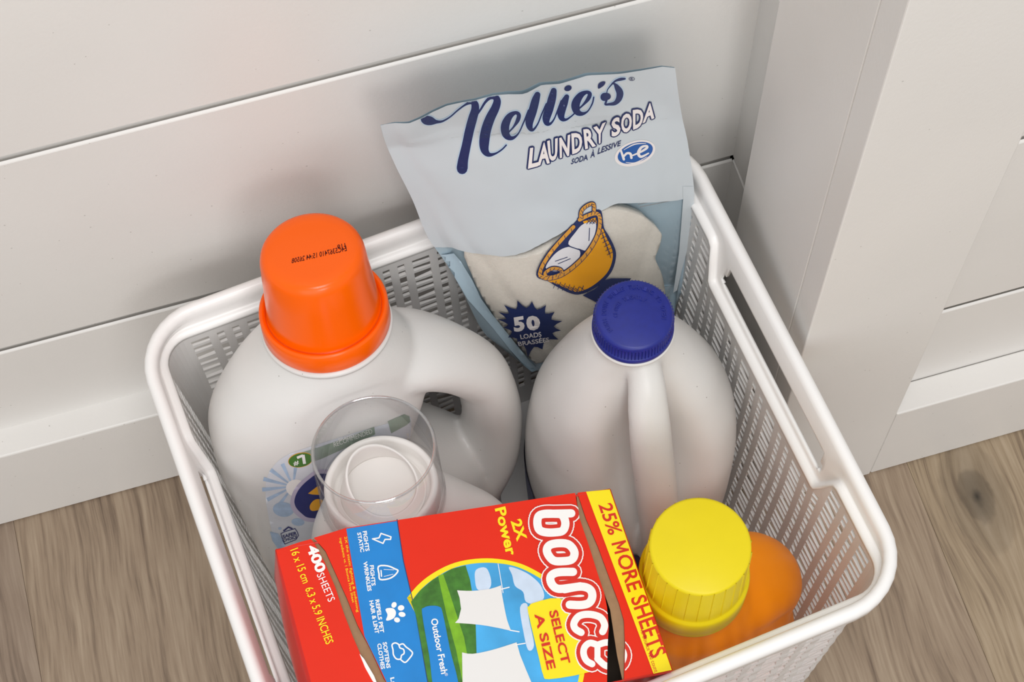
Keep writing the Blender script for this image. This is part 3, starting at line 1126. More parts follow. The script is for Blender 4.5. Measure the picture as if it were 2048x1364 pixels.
# --- orange bottle with yellow cap
yb = Vector((0.1826, -0.2530, 0.0130))
yel = empty('laundry_bottle', yb)
tag(yel, 'orange plastic bottle with a bright yellow cap in the front right basket corner', 'detergent bottle')
ORANGE = mat('orange_bottle_plastic', (255, 146, 0), rough=0.40, spec=0.3, var=0.02, scale=20)
ob = [(0.0, 0.014, 0.001, 0.042, 0.024, 2.6), (0.006, 0.014, 0.001, 0.048, 0.028, 2.6), (0.10, 0.0155, 0.001, 0.0545, 0.0310, 2.5), (0.140, 0.0155, 0.001, 0.0540, 0.0310, 2.4), (0.168, 0.010, 0, 0.0450, 0.0310, 2.2),
      (0.188, 0.005, 0, 0.0390, 0.0315, 2.1), (0.204, 0.002, 0, 0.0315, 0.0285, 2.0), (0.213, 0, 0, 0.0270, 0.0265, 2.0), (0.222, 0, 0, 0.0258, 0.0258, 2.0)]
lobe = tube([(0.000, 0.000, 0.186, 0.027, 0.022, (0, 1, 0)), (0.022, 0.003, 0.186, 0.0295, 0.022), (0.042, 0.006, 0.178, 0.0265, 0.0200), (0.0545, 0.008, 0.156, 0.0215, 0.0165), (0.052, 0.008, 0.125, 0.021, 0.016), (0.036, 0.006, 0.090, 0.024, 0.02)], seg=24, n=44)
ov = []
vv, ff = loft(ob)
for x, y, z in vv:
    if x > 0.02:
        dz = (z - 0.140) / 0.020
        x -= 0.006 * math.exp(-dz * dz) * min(1, (x - 0.02) / 0.02)
    ov.append((x, y, z))
fuse('bottle_body', join_geo((ov, ff), lobe), voxel=0.0015, it=8, parent=yel, material=ORANGE)
YCAP = mat('yellow_cap_plastic', (232, 210, 18), rough=0.36, spec=0.35, var=0.02, scale=60)
ycap_p = [(0.0262, 0.0), (0.0285, 0.0004), (0.0287, 0.0020), (0.0283, 0.0040), (0.0287, 0.0060), (0.0287, 0.0200), (0.0280, 0.0214), (0.0270, 0.0220), (0.0266, 0.0230), (0.0263, 0.0270), (0.0252, 0.0630), (0.0250, 0.0652), (0.0238, 0.0656), (0.0, 0.0656)]
ZY = 0.2218
ycap = obj('bottle_cap', lathe('bottle_cap', ycap_p, 96), YCAP, yel, smooth=True)
ycap.location = (0, 0, ZY)
V, F = [], []
for i in range(26):
    a = 2 * math.pi * (i + 0.3) / 26
    c, s = math.cos(a), math.sin(a)
    k = len(V)
    for z, r in ((0.0240, 0.02635), (0.0645, 0.0251)):
        for d in (-0.00035, 0, 0.00035):
            rr = r + (0.0006 if d == 0 else -0.0002)
            V.append((rr * c - d * s, rr * s + d * c, z))
    F += [(k, k + 1, k + 4, k + 3), (k + 1, k + 2, k + 5, k + 4)]
yr = obj('cap_ribs', mesh('cap_ribs', V, F), YCAP, ycap)
yr['kind'] = 'stuff'

# ------------------------------------------------------------------ laundry soda pouch
PT_L = Vector((0.0874, -0.0370, 0.3992)); PT_R = Vector((0.2322, -0.0370, 0.3898))
PU = (PT_R - PT_L).normalized()
PDn = Vector((0.0, -0.022, -0.244)).normalized()
PN = PDn.cross(PU).normalized()
if PN.y > 0:
    PN = -PN
PV = PN.cross(PU).normalized()
if PV.z > 0:
    PV = -PV                                    # v grows downwards
pouch = empty('laundry_soda_pouch', (0.185, -0.062, 0.130))
tag(pouch, 'pale blue stand-up pouch of laundry soda with a clear window leaning on the basket back', 'pouch')
PO = Vector(pouch.location)


def uv_of(px, py):
    p = on_plane(px, py, PT_L, PN) - PT_L
    return p.dot(PU), p.dot(PV)


fl = [(757, 242), (764, 267), (788, 325), (825, 400), (853, 469), (897, 533), (935, 598), (985, 655), (1020, 699), (1043, 724), (1060, 737)]
frr = [(1342, 127), (1352, 185), (1376, 291), (1388, 397), (1385, 445), (1374, 500), (1362, 545), (1354, 580), (1348, 610), (1344, 632), (1340, 648)]
bl = [(757, 242), (764, 267), (788, 325), (825, 400), (853, 469), (896, 533), (930, 593), (950, 635), (966, 664), (983, 684), (1006, 692)]
brr = [(1342, 127), (1352, 185), (1376, 291), (1388, 397), (1388, 445), (1388, 495), (1384, 530), (1381, 552), (1376, 565), (1367, 573), (1352, 577)]
ts = [0, 0.05, 0.16, 0.30, 0.43, 0.56, 0.68, 0.80, 0.89, 0.95, 1.0]
topc = [(757, 242), (785, 236), (812, 236), (836, 226), (862, 212), (887, 201), (916, 195), (945, 190), (979, 180), (1010, 176), (1041, 175), (1075, 158), (1112, 156), (1140, 148), (1167, 139), (1232, 137), (1275, 131), (1317, 124), (1342, 127)]


def curve(px):
    return smooth_interp([(t,) + uv_of(*q) for t, q in zip(ts, px)], 81)


CFL, CFR, CBL, CBR = curve(fl), curve(frr), curve(bl), curve(brr)
tu = [uv_of(*q) for q in topc]
W0 = CFR[0, 1] - CFL[0, 1]


def samp(C, t):
    x = t * 80; i = min(79, int(x)); f = x - i
    return C[i, 1:] * (1 - f) + C[i + 1, 1:] * f


def bag(a, t, front):
    L, R = (samp(CFL, t), samp(CFR, t)) if front else (samp(CBL, t), samp(CBR, t))
    p = L * (1 - a) + R * a
    # traced, slightly wavy top edge
    uu = CFL[0, 1] + a * W0
    tv = np.interp(uu, [q[0] for q in tu], [q[1] for q in tu])
    base = CFL[0, 2] * (1 - a) + CFR[0, 2] * a
    p = p + np.array([0, (tv - base) * max(0, 1 - t / 0.18)])
    e = min(a, 1 - a)
    seal = max(0.0, (e - 0.045) / 0.455)
    prof = math.sin(min(1.0, seal) * math.pi / 2) ** 0.62 if seal > 0 else 0.0
    zt = 0.105                                       # zip line
    if t < zt:
        B = 0.0012
    else:
        q = (t - zt) / (1 - zt)
        B = 0.0012 + 0.0140 * math.sin(min(1, q / 0.75) * math.pi / 2) ** 1.2
    h = B * prof
    # zip ridges and the strip above bending towards the viewer
    rip = 0.0
    if t < zt:
        k = math.sin(math.pi * t / zt)
        rip = 0.0011 * k * math.sin(a * 19.0 + 0.6) + 0.0050 * (1 - t / zt) ** 1.2
    for tz in (0.082, 0.094):
        h += 0.0003 * math.exp(-((t - tz) / 0.005) ** 2) * (1 if 0.05 < a < 0.95 else 0)
    # creases of the film
    if front:
        w = Vector((a * 3.4, t * 4.4, 0.3))
        h += 0.0016 * prof * (noise.noise(w * 1.3) + 0.6 * noise.noise(w * 2.7 + Vector((3, 1, 7))))
        cr = abs((a - 0.86) + (t - 0.35) * 0.35)
        h += -0.0010 * math.exp(-(cr / 0.02) ** 2) * prof
        cr = abs((a - 0.10) - (t - 0.35) * 0.25)
        h += -0.0010 * math.exp(-(cr / 0.025) ** 2)
        low = max(0.0, (t - 0.56) / 0.44)
        h += 0.0040 * low * low                    # gusset opens towards the front
        return p[0], p[1], h + rip + 0.0004
    low = max(0.0, (t - 0.56) / 0.44)
    return p[0], p[1], -0.55 * h + rip - 0.0006 - 0.004 * low


def bag_pt(a, t, front, off=0.0):
    u, v, h = bag(a, t, front)
    v -= h * 0.55                                   # the film swells upwards as well as outwards
    return PT_L + PU * u + PV * v + PN * (h + off) - PO


NA, NT = 64, 84


def sheet(name, front, material, parent, off=0.0):
    V = [bag_pt(i / NA, j / NT, front, off) for j in range(NT + 1) for i in range(NA + 1)]
    F = [(j * (NA + 1) + i, j * (NA + 1) + i + 1, (j + 1) * (NA + 1) + i + 1, (j + 1) * (NA + 1) + i) for j in range(NT) for i in range(NA)]
    return V, F


FILM = clear_plastic('clear_pouch_film', tint=(0.96, 0.965, 0.96), rough=0.16, boost=0.9)
PALE = mat('pale_blue_print', (204, 212, 217), rough=0.36, var=0.012, scale=30)
LBLUE = mat('light_blue_film', (180, 203, 217), rough=0.36)
SODA = mat('washing_soda_powder', (238, 231, 221), rough=0.9, var=0.03, scale=500, bump=0.35, bscale=1500)
fv, ff_ = sheet('front_film', True, FILM, pouch)
front_film = obj('front_film', mesh('front_film', fv, ff_), FILM, pouch, smooth=True)
bvv2, bff2 = sheet('back_panel', False, LBLUE, pouch)
# bottom gusset + lower side gores joining front and back
V = list(bvv2); F = list(bff2)
k0 = len(V)
loopf = [(0.0, t / 20) for t in range(11, 21)] + [(i / 24, 1.0) for i in range(1, 25)] + [(1.0, t / 20) for t in range(19, 10, -1)]
for a, t in loopf:
    V.append(bag_pt(a, t, True, -0.0004)); V.append(bag_pt(a, t, False))
for i in range(len(loopf) - 1):
    q = k0 + 2 * i
    F.append((q, q + 2, q + 3, q + 1))
back_panel = obj('back_panel', mesh('back_panel', V, F), LBLUE, pouch, smooth=True)
PB = bvh_of(front_film)

NAVY = mat('navy_pouch_ink', (31, 46, 96), rough=0.36)
INKW = mat('white_pouch_ink', (240, 234, 232), rough=0.38)
HALO = mat('pale_halo_ink', (190, 214, 236), rough=0.36)
GOLD = mat('golden_wicker_ink', (240, 166, 24), rough=0.38)
GOLD2 = mat('ochre_rope_ink', (222, 158, 62), rough=0.38)
CLOTHI = mat('pale_cloth_ink', (226, 226, 230), rough=0.38)
HEB = mat('blue_oval_ink', (30, 92, 168), rough=0.3)
GREY_T = mat('faint_grey_print', (150, 152, 156), rough=0.5)

# the opaque pale print above the clear window, and its side seams
wave = spline([(904, 494), (930, 503), (968, 508), (1010, 512), (1050, 503), (1100, 478), (1150, 449), (1205, 420), (1245, 400), (1290, 384), (1330, 371), (1362, 360)], n=4)
upper = list(topc) + [(1352, 185), (1376, 291), (1384, 350)] + list(reversed(wave)) + [(895, 500), (870, 474), (853, 469), (825, 400), (788, 325), (764, 267)]
outl = spline([(757, 242), (764, 267), (788, 325), (825, 400), (853, 469), (897, 533), (935, 598), (985, 655), (1020, 699)], n=3)
# columns of the print run from the top edge down to the wavy window line
def px_of(p):
    q = CAM_ROT.transposed() @ (p - CAM_POS)
    return 1024 + FPX * q.x / -q.z, 682 - FPX * q.y / -q.z


wx = [q[0] for q in wave]; wy = [q[1] for q in wave]
V, F = [], []
NP = 60
for i in range(NA + 1):
    a = i / NA
    tw_ = 0.30
    while tw_ < 0.75:
        x, y = px_of(bag_pt(a, tw_, True) + PO)
        yw = np.interp(x, wx, wy)
        if y > yw:
            break
        tw_ += 0.002
    for j in range(NP + 1):
        V.append(bag_pt(a, tw_ * j / NP, True, 0.00012))
for i in range(NA):
    for j in range(NP):
        k = i * (NP + 1) + j
        F.append((k, k + 1, k + NP + 2, k + NP + 1))
obj('pale_print', mesh('pale_print', V, F), PALE, pouch, smooth=True)
lstrip = [(880, 510), (897, 533), (935, 598), (985, 655), (1020, 699), (1043, 724), (1060, 737), (1072, 733), (1060, 722), (1020, 672), (985, 628), (962, 596), (945, 560), (922, 522), (908, 506)]
decal('seam_print', poly2d([lstrip]), PB, LBLUE, pouch, lift=0.00025, step=9)
rstrip = [(1386, 372), (1388, 397), (1385, 445), (1374, 500), (1362, 545), (1354, 580), (1346, 585), (1352, 545), (1358, 500), (1362, 445), (1366, 397), (1365, 372)]
decal('seam_print', poly2d([rstrip]), PB, PALE, pouch, lift=0.00025, step=9)

# powder inside, pressed against the window
pw = spline([(928, 506), (975, 512), (1040, 520), (1100, 496), (1150, 462), (1200, 428), (1240, 422), (1290, 437), (1318, 462), (1326, 475), (1319, 503), (1313, 520), (1324, 545), (1331, 570), (1335, 610), (1325, 640), (1200, 690), (1085, 728), (1062, 724), (1030, 690), (990, 640), (962, 596), (942, 552)], closed=True, n=3)
powder = decal('soda_powder', poly2d([pw]), PB, SODA, pouch, lift=-0.0012, step=9)
md = powder.modifiers.new('bulk', 'SOLIDIFY'); md.thickness = 0.006; md.offset = -1
# faint reverse print on the far panel seen through the window
fnt = []
for k in range(6):
    y = 371 + k * 7
    fnt.append(stroke2d([(1262 + 4 * k, y + 22 - k * 2), (1352, y - 2)], 1.6, round_caps=False))
decal('reverse_print', fnt, PB, GREY_T, pouch, lift=-0.0016, step=14)

# brand script, drawn with a broad pen: (x, y, pen width)
scripts = [
    [(846, 232, 10), (850, 238, 17), (859, 240, 18), (871, 242, 8), (884, 241, 4), (900, 232, 3), (915, 219, 3), (930, 208, 4), (942, 203, 8), (949, 206, 14), (950, 218, 16), (945, 236, 18), (938, 262, 18), (932, 290, 18), (926, 318, 20), (924, 334, 22), (924, 337, 20)],
    [(948, 236, 3), (960, 219, 4), (970, 203, 5), (980, 194, 7), (990, 193, 12), (994, 201, 15), (990, 215, 17), (980, 235, 19), (972, 258, 20), (968, 282, 20), (969, 299, 16), (977, 308, 9), (990, 306, 4), (1003, 298, 3), (1012, 289, 3)],
    [(1018, 262, 3), (1027, 252, 4), (1035, 239, 8), (1037, 228, 8), (1030, 224, 7), (1018, 232, 13), (1010, 250, 17), (1012, 268, 15), (1023, 275, 8), (1036, 266, 3), (1046, 245, 3), (1056, 219, 3)],
    [(1074, 188, 12), (1070, 200, 16), (1064, 222, 17), (1058, 242, 16), (1060, 255, 10), (1066, 258, 5), (1075, 246, 3), (1083, 226, 3), (1092, 206, 3)],
    [(1107, 180, 12), (1104, 194, 16), (1098, 216, 17), (1092, 234, 16), (1093, 245, 10), (1100, 246, 5), (1108, 236, 3), (1116, 216, 3), (1122, 200, 3)],
    [(1133, 192, 10), (1128, 204, 15), (1122, 222, 16), (1123, 235, 11), (1131, 238, 5), (1141, 232, 3), (1150, 224, 3)],
    [(1155, 218, 3), (1166, 208, 4), (1176, 196, 8), (1179, 186, 8), (1172, 183, 7), (1160, 190, 13), (1151, 206, 17), (1153, 221, 14), (1163, 226, 8), (1175, 221, 3), (1184, 206, 3), (1187, 193, 3)],
    [(1213, 187, 6), (1207, 190, 11), (1206, 195, 10), (1212, 199, 5), (1210, 207, 4), (1217, 207, 5), (1229, 205, 8), (1237, 196, 12), (1239, 184, 14), (1234, 174, 11), (1229, 167, 5), (1224, 165, 3)],
    [(1213, 184, 2), (1215, 177, 2), (1224, 166, 3), (1231, 160, 4), (1241, 157, 6), (1249, 156, 4)],
]
dots = [ellipse(1135.5, 175, 7.6, 5.6, -0.35), spline([(1196, 176), (1196, 167), (1203, 162), (1210, 162), (1209, 167), (1204, 172)], closed=True, n=4), ellipse(1213, 191.5, 8, 7, 0)]
geo = [stroke2d(s, 6, sm=5) for s in scripts] + [poly2d([d]) for d in dots]
halo = [stroke2d(s, 6, sm=5, grow=1.6) for s in scripts]
decal('brand_halo', halo, PB, HALO, pouch, lift=0.00036, step=12)
decal('brand_lettering', geo, PB, NAVY, pouch, lift=0.00048, step=12)
decal('registered_mark', [stroke2d(ellipse(1263, 156.5, 5.6, 3.2, 0, 16), 1.0, closed=True), text2d('R', [(1260.8, 154.8), (1265.4, 154.4), (1265.4, 158.2), (1260.8, 158.6)], bold=0.02)], PB, NAVY, pouch, lift=0.00048, step=0)

# product name: outlined heavy capitals, rising to the right; per-letter boxes (left, right, top-left y, bottom-left y)
letters = [('L', (1060, 295), (1077, 292), (1075, 330), (1056, 335)), ('A', (1084, 285), (1091, 283), (1098, 324), (1075, 329)),
           ('U', (1094, 281), (1114, 275), (1113, 317), (1098, 321)), ('N', (1118, 275), (1139, 268), (1137, 309), (1119, 314)),
           ('D', (1142, 266), (1163, 264), (1163, 300), (1144, 306)), ('R', (1166, 258), (1184, 255), (1190, 290), (1170, 296)),
           ('Y', (1187, 253), (1210, 243), (1205, 282), (1192, 287)), ('S', (1223, 237), (1238, 231), (1240, 265), (1223, 273)),
           ('O', (1241, 229), (1262, 223), (1263, 258), (1243, 266)), ('D', (1265, 219), (1286, 216), (1284, 250), (1266, 257)), ('A', (1294, 208), (1304, 202), (1307, 234), (1285, 244))]
gN, gW = [], []
for ch, tl, tr, br, bl_ in letters:
    c = np.mean([tl, tr, br, bl_], 0)
    def gr(q, s):
        v = np.array(q) - c
        return tuple(np.array(q) + np.sign(v) * s)
    gN.append((ch, (tl, tr, br, bl_)))
    gW.append(text2d(ch, [tl, tr, br, bl_], bold=0.035, ref=0.02))
# navy outline: the same letters spread a pen's width all round, in hair-thin layers of one print
parts_ = []
for k in range(8):
    dx, dy = 3.1 * math.cos(k * math.pi / 4), 3.1 * math.sin(k * math.pi / 4)
    g_ = join_geo(*[text2d(ch, [(x + dx, y + dy) for x, y in q], bold=0.035, ref=0.02) for ch, q in gN])
    parts_.append(decal('product_outline', g_, PB, NAVY, pouch, lift=0.00034 + 0.00002 * k, step=14))
V, F = [], []
for o in parts_:
    k = len(V)
    V += [tuple(v.co) for v in o.data.vertices]
    F += [tuple(i + k for i in p.vertices) for p in o.data.polygons]
for o in parts_:
    bpy.data.objects.remove(o)
obj('product_outline', mesh('product_outline', V, F), NAVY, pouch, smooth=True)
decal('product_lettering', gW, PB, INKW, pouch, lift=0.00064, step=14)
decal('french_lettering', [text2d('SODA', [(1143, 317), (1175, 307), (1175, 319), (1141, 328)], bold=0.02, shear=0.1), text2d('À', [(1182, 298), (1190, 297), (1189, 313), (1180, 315)], bold=0.02),
                           text2d('LESSIVE', [(1196, 295), (1242, 279), (1241, 290), (1194, 308)], bold=0.02, shear=0.1)], PB, NAVY, pouch, lift=0.00044, step=14)
rot = -0.33
decal('badge_rim', poly2d([ellipse(1269.5, 305.5, 42, 24, rot)]), PB, INKW, pouch, lift=0.00036, step=12)
decal('badge_oval', poly2d([ellipse(1270, 304.5, 36.5, 19.5, rot)]), PB, HEB, pouch, lift=0.00048, step=12)
decal('badge_lettering', [stroke2d([(1241, 299, 4), (1247, 317, 5)], 5, sm=4), stroke2d([(1246, 312, 4), (1253, 305, 4.5), (1260, 306, 5), (1262, 314, 5)], 5, sm=4),
                          stroke2d([(1265, 309, 3), (1281, 302, 4), (1293, 294, 5), (1292, 290, 4), (1282, 293, 5), (1276, 304, 6), (1281, 312, 5), (1296, 305, 3)], 5, sm=4),
                          stroke2d([(1247, 298, 1), (1268, 287, 2.4), (1291, 285, 1)], 2, sm=5), stroke2d([(1251, 323, 1), (1270, 324, 2.4), (1293, 312, 1)], 2, sm=5)], PB, INKW, pouch, lift=0.00060, step=14)

# printed wicker laundry basket
wb = spline([(1075, 552), (1079, 532), (1095, 505), (1118, 478), (1140, 456), (1160, 435), (1180, 424), (1198, 420), (1203, 432), (1206, 455), (1216, 472), (1226, 492), (1230, 510), (1224, 536), (1210, 556), (1186, 575), (1160, 586), (1141, 584), (1116, 572), (1096, 560)], closed=True, n=4)
decal('wicker_outline', [poly2d([wb]), stroke2d(wb, 3.4, closed=True)], PB, NAVY, pouch, lift=0.00034, step=12)
wbody = spline([(1090, 557), (1120, 549), (1150, 530), (1176, 505), (1196, 474), (1204, 456), (1212, 474), (1222, 494), (1225, 512), (1219, 535), (1206, 553), (1182, 572), (1158, 582), (1143, 580), (1118, 569)], closed=True, n=4)
decal('wicker_body', poly2d([wbody]), PB, GOLD, pouch, lift=0.00044, step=12)
inside = [(1165, 442), (1190, 434), (1194, 446), (1184, 446), (1168, 447)]
decal('wicker_inside', poly2d([inside]), PB, GOLD, pouch, lift=0.00044, step=12)
cl1 = spline([(1091, 534), (1108, 508), (1130, 494), (1152, 494), (1160, 506), (1152, 524), (1134, 536), (1110, 541)], closed=True, n=4)
cl2 = spline([(1136, 487), (1150, 464), (1166, 447), (1190, 444), (1188, 470), (1174, 498), (1160, 497)], closed=True, n=4)
decal('printed_cloth', [poly2d([cl1]), poly2d([cl2])], PB, CLOTHI, pouch, lift=0.00046, step=12)
decal('cloth_folds', [stroke2d([(1110, 521), (1134, 513)], 1.4), stroke2d([(1116, 526), (1140, 516)], 1.4), stroke2d([(1178, 455), (1177, 480)], 1.6), stroke2d([(1128, 488), (1158, 498)], 2.0)], PB, NAVY, pouch, lift=0.00058, step=14)
ropes = [spline([(1079, 546), (1084, 530), (1100, 504), (1122, 478), (1146, 452)], n=4), spline([(1080, 550), (1095, 555), (1122, 548), (1150, 528), (1176, 500), (1194, 468), (1199, 440), (1194, 426), (1178, 428), (1158, 438)], n=5)]
loops = [spline([(1090, 544), (1104, 535), (1120, 537), (1122, 545), (1108, 551), (1094, 552)], closed=True, n=4), spline([(1160, 436), (1162, 420), (1174, 409), (1186, 407), (1187, 424)], n=5)]
decal('rope_outline', [stroke2d(r, 10.5) for r in ropes] + [stroke2d(loops[0], 9.5, closed=True), stroke2d(loops[1], 9.5)], PB, NAVY, pouch, lift=0.00060, step=14)
decal('rope_edge', [stroke2d(r, 7.2) for r in ropes] + [stroke2d(loops[0], 6.4, closed=True), stroke2d(loops[1], 6.4)], PB, GOLD2, pouch, lift=0.00074, step=14)
tw = []
for r in ropes + loops:
    for i in range(1, len(r) - 1, 2):
        (x0, y0), (x1, y1) = r[i - 1], r[i + 1]
        L = math.hypot(x1 - x0, y1 - y0) or 1
        tx, ty = (x1 - x0) / L, (y1 - y0) / L
        tw.append(stroke2d([(r[i][0] - ty * 3.0 - tx * 2, r[i][1] + tx * 3.0 - ty * 2), (r[i][0] + ty * 1.2 + tx * 1, r[i][1] - tx * 1.2 + ty * 1)], 1.1))
for k in range(7):
    x, y = 1112 + k * 9, 562 + k * 2.4 - max(0, k - 5) * 5
    tw.append(stroke2d([(x, y - 2), (x - 6, y + 12)], 1.2)); tw.append(stroke2d([(x - 8, y), (x + 8, y + 11)], 1.1))
for k in range(6):
    x, y = 1206 + k * 3.0, 466 + k * 8
    tw.append(stroke2d([(x - 8, y + 2), (x + 3, y - 4)], 1.1)); tw.append(stroke2d([(x - 4, y - 6), (x - 1, y + 8)], 1.1))
for k in range(3):
    tw.append(stroke2d([(1172 + k * 6, 446), (1180 + k * 6, 436)], 1.2)); tw.append(stroke2d([(1172 + k * 6, 437), (1182 + k * 6, 445)], 1.2))
decal('wicker_strokes', tw, PB, NAVY, pouch, lift=0.00086, step=0)
shade = [(1190, 577), (1209, 559), (1222, 556), (1262, 556), (1240, 585), (1200, 608), (1165, 590)]
decal('printed_shadow', poly2d([shade]), PB, NAVY, pouch, lift=0.00030, step=12)

# load-count burst
tips = [(995, 637), (997, 623), (1008, 609), (1035, 600), (1064, 602), (1092, 609), (1109, 623), (1125, 641), (1122, 660), (1117, 678), (1085, 698), (1056, 714), (1033, 694), (1016, 674), (1006, 654)]
cen = np.array((1062, 655))
st = []
for i, t_ in enumerate(tips):
    a, b_ = np.array(t_, float), np.array(tips[(i + 1) % len(tips)], float)
    m_ = (a + b_) / 2
    st += [tuple(a), tuple(a * 0.45 + m_ * 0.37 + cen * 0.18), tuple(m_ * 0.74 + cen * 0.26), tuple(b_ * 0.45 + m_ * 0.37 + cen * 0.18)]
decal('load_burst', poly2d([st]), PB, NAVY, pouch, lift=0.00034, step=12)
decal('load_lettering', [text2d('5', [(1025, 634), (1048, 630), (1050, 660), (1029, 663)], bold=0.05), text2d('0', [(1051, 630), (1079, 630), (1081, 658), (1054, 661)], bold=0.06),
                         text2d('LOADS', [(1040, 668), (1082, 662), (1083, 672), (1042, 677)], bold=0.018), text2d('BRASSÉES', [(1035, 680), (1098, 671), (1099, 682), (1038, 691)], bold=0.018)], PB, INKW, pouch, lift=0.00050, step=14)

# ------------------------------------------------------------------ dryer sheet box, lying on its back
A3, B3, D3 = Vector((-0.0197, -0.1930, 0.2930)), Vector((0.1531, -0.2010, 0.2670)), Vector((0.1550, -0.2997, 0.2620))
FU = (B3 - A3).normalized()
FV = (D3 - B3); FV = (FV - FU * FV.dot(FU)).normalized()
FN = FU.cross(FV).normalized()
if FN.z < 0:
    FN = -FN
box = empty('dryer_sheet_box', A3)
tag(box, 'red cardboard dryer sheet box with torn openings, lying on top at the front', 'box')
BO = Vector(box.location)
FWd = (B3 - A3).length
FHt = (D3 - B3).length
BTH = 0.050
RED = mat('red_carton_print', (228, 42, 14), rough=0.40, spec=0.3, var=0.02, scale=40)
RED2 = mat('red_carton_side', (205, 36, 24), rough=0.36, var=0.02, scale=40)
KRAFT = mat('brown_cardboard', (158, 124, 92), rough=0.85, var=0.06, scale=300)
INSIDE = mat('grey_cardboard_inside', (96, 84, 72), rough=0.9)
YEL = mat('yellow_carton_ink', (250, 228, 14), rough=0.34)
BLUEI = mat('blue_carton_ink', (16, 130, 208), rough=0.34, var=0.05, scale=90)
REDI = mat('red_carton_ink', (214, 40, 20), rough=0.34)
WHI = mat('white_carton_ink', (248, 246, 244), rough=0.34)
SKY = mat('sky_print', (70, 170, 232), rough=0.34, var=0.28, scale=28)
GRN = mat('dark_green_print', (62, 120, 36), rough=0.34, var=0.3, scale=220)
GRN2 = mat('light_green_print', (120, 176, 26), rough=0.34, var=0.15, scale=220)
SHEETP = mat('white_cloth_print', (232, 230, 228), rough=0.36)


def fpt(px, py, off=0.0):
    return on_plane(px, py, A3, FN) + FN * off - BO


def tri_panel(name, loop, material, z=0.0, thick=0.0006):
    vs2, fs2 = poly2d([loop])
    V = [fpt(x, y, z) for x, y in vs2]
    n = len(V)
    V += [v - FN * thick for v in V]
    F = []
    for t in fs2:
        a, b_, c = [V[i] for i in t]
        if (b_ - a).cross(c - a).dot(FN) < 0:
            t = t[::-1]
        F.append(t); F.append(tuple(i + n for i in t[::-1]))
    for i in range(n):
        j = (i + 1) % n
        F.append((i, j, n + j, n + i))
    me = mesh(name, V, F)
    bm = bmesh.new(); bm.from_mesh(me); bmesh.ops.recalc_face_normals(bm, faces=bm.faces); bm.to_mesh(me); bm.free()
    return obj(name, me, material, box)


# near edge of the face (it lies below the picture)
NL = (654, 1482); NRr = (1344.5, 1340.3)


def near(x):
    t = (x - NL[0]) / (NRr[0] - NL[0])
    return NL[1] + (NRr[1] - NL[1]) * t


brL_left = [(622, 1078), (629, 1087), (650, 1126), (670, 1173), (688, 1227), (706, 1274), (724, 1315), (753, 1364), (790, 1420)]
brL_right = [(628, 1076), (651, 1102), (670, 1144), (694, 1197), (715, 1250), (741, 1298), (768, 1357), (810, 1420)]
gapR_left = [(1153, 986), (1158, 1034), (1181, 1102), (1196, 1150), (1208, 1185), (1214, 1215), (1217, 1256), (1215, 1286), (1214, 1364)]
brR_left = [(1208, 1182), (1221, 1218), (1229, 1271), (1235, 1310), (1246, 1361)]
brR_right = [(1155, 986), (1172, 1037), (1196, 1093), (1220, 1158), (1238, 1206), (1248, 1241), (1250, 1286), (1249, 1315), (1248, 1360)]
pL = [(552, 1100)] + [(600, 1084)] + brL_left + [(800, near(800)), NL]
pM = [(630, 1075), (660, 1066), (692, 1056), (1150, 986)] + gapR_left[1:] + [(1214, near(1214)), (812, near(812))] + list(reversed(brL_right))
pR = [(1157, 985), (1220, 978), NRr, (1250, near(1250))] + list(reversed(brR_right))
panelL = tri_panel('face_flap', pL, RED, 0.0)
panelM = tri_panel('face_panel', pM, RED, 0.0002)
panelR = tri_panel('face_flap', pR, RED, 0.0)
tri_panel('torn_edge', brL_left[:-1] + [(795, 1420), (812, 1420)] + list(reversed(brL_right[:-1])), KRAFT, -0.0012)
tri_panel('torn_edge', gapR_left[:4] + brR_left + [(1249, 1362)] + list(reversed(brR_right)), KRAFT, -0.0010)
tri_panel('paper_sliver', [(719, 1308), (728, 1318), (748, 1352), (756, 1372), (745, 1362), (730, 1335)], WHI, 0.0004)

# carton sides and back; the bottom-end side bulges outwards
c0 = A3 - BO; c1 = B3 - BO; c2 = D3 - BO; c3 = c0 + (D3 - B3)
dn = -FN * BTH


def side(name, p, q, bulge, material, nu=14, nv=8):
    out = (q - p).cross(FN).normalized()
    cen = (c0 + c1 + c2 + c3) / 4
    if out.dot((p + q) / 2 - cen) < 0:
        out = -out
    V, F = [], []
    for j in range(nv + 1):
        for i in range(nu + 1):
            s, t = i / nu, j / nv
            b_ = bulge * math.sin(math.pi * s) ** 0.8 * math.sin(math.pi * min(1, t * 1.0)) if bulge else 0
            V.append(p + (q - p) * s + dn * t + out * b_)
    for j in range(nv):
        for i in range(nu):
            F.append((j * (nu + 1) + i, j * (nu + 1) + i + 1, (j + 1) * (nu + 1) + i + 1, (j + 1) * (nu + 1) + i))
    o = obj(name, mesh(name, V, F), material, box, smooth=True)
    m_ = o.modifiers.new('board', 'SOLIDIFY'); m_.thickness = 0.0006; m_.offset = -1 if False else 0
    return o


sideL = side('bottom_end', c0, c3, 0.004, RED2)
side('top_end', c1, c2, 0.0, RED)
side('side_panel', c0, c1, -0.0045, RED2)
side('side_panel', c3, c2, -0.003, RED2)
V = [c0 + dn, c1 + dn, c2 + dn, c3 + dn]
bk_ = obj('back_panel', mesh('back_panel', V + [v - FN * 0.0006 for v in V], [(0, 1, 2, 3), (7, 6, 5, 4), (0, 4, 5, 1), (1, 5, 6, 2), (2, 6, 7, 3), (3, 7, 4, 0)]), INSIDE, box)

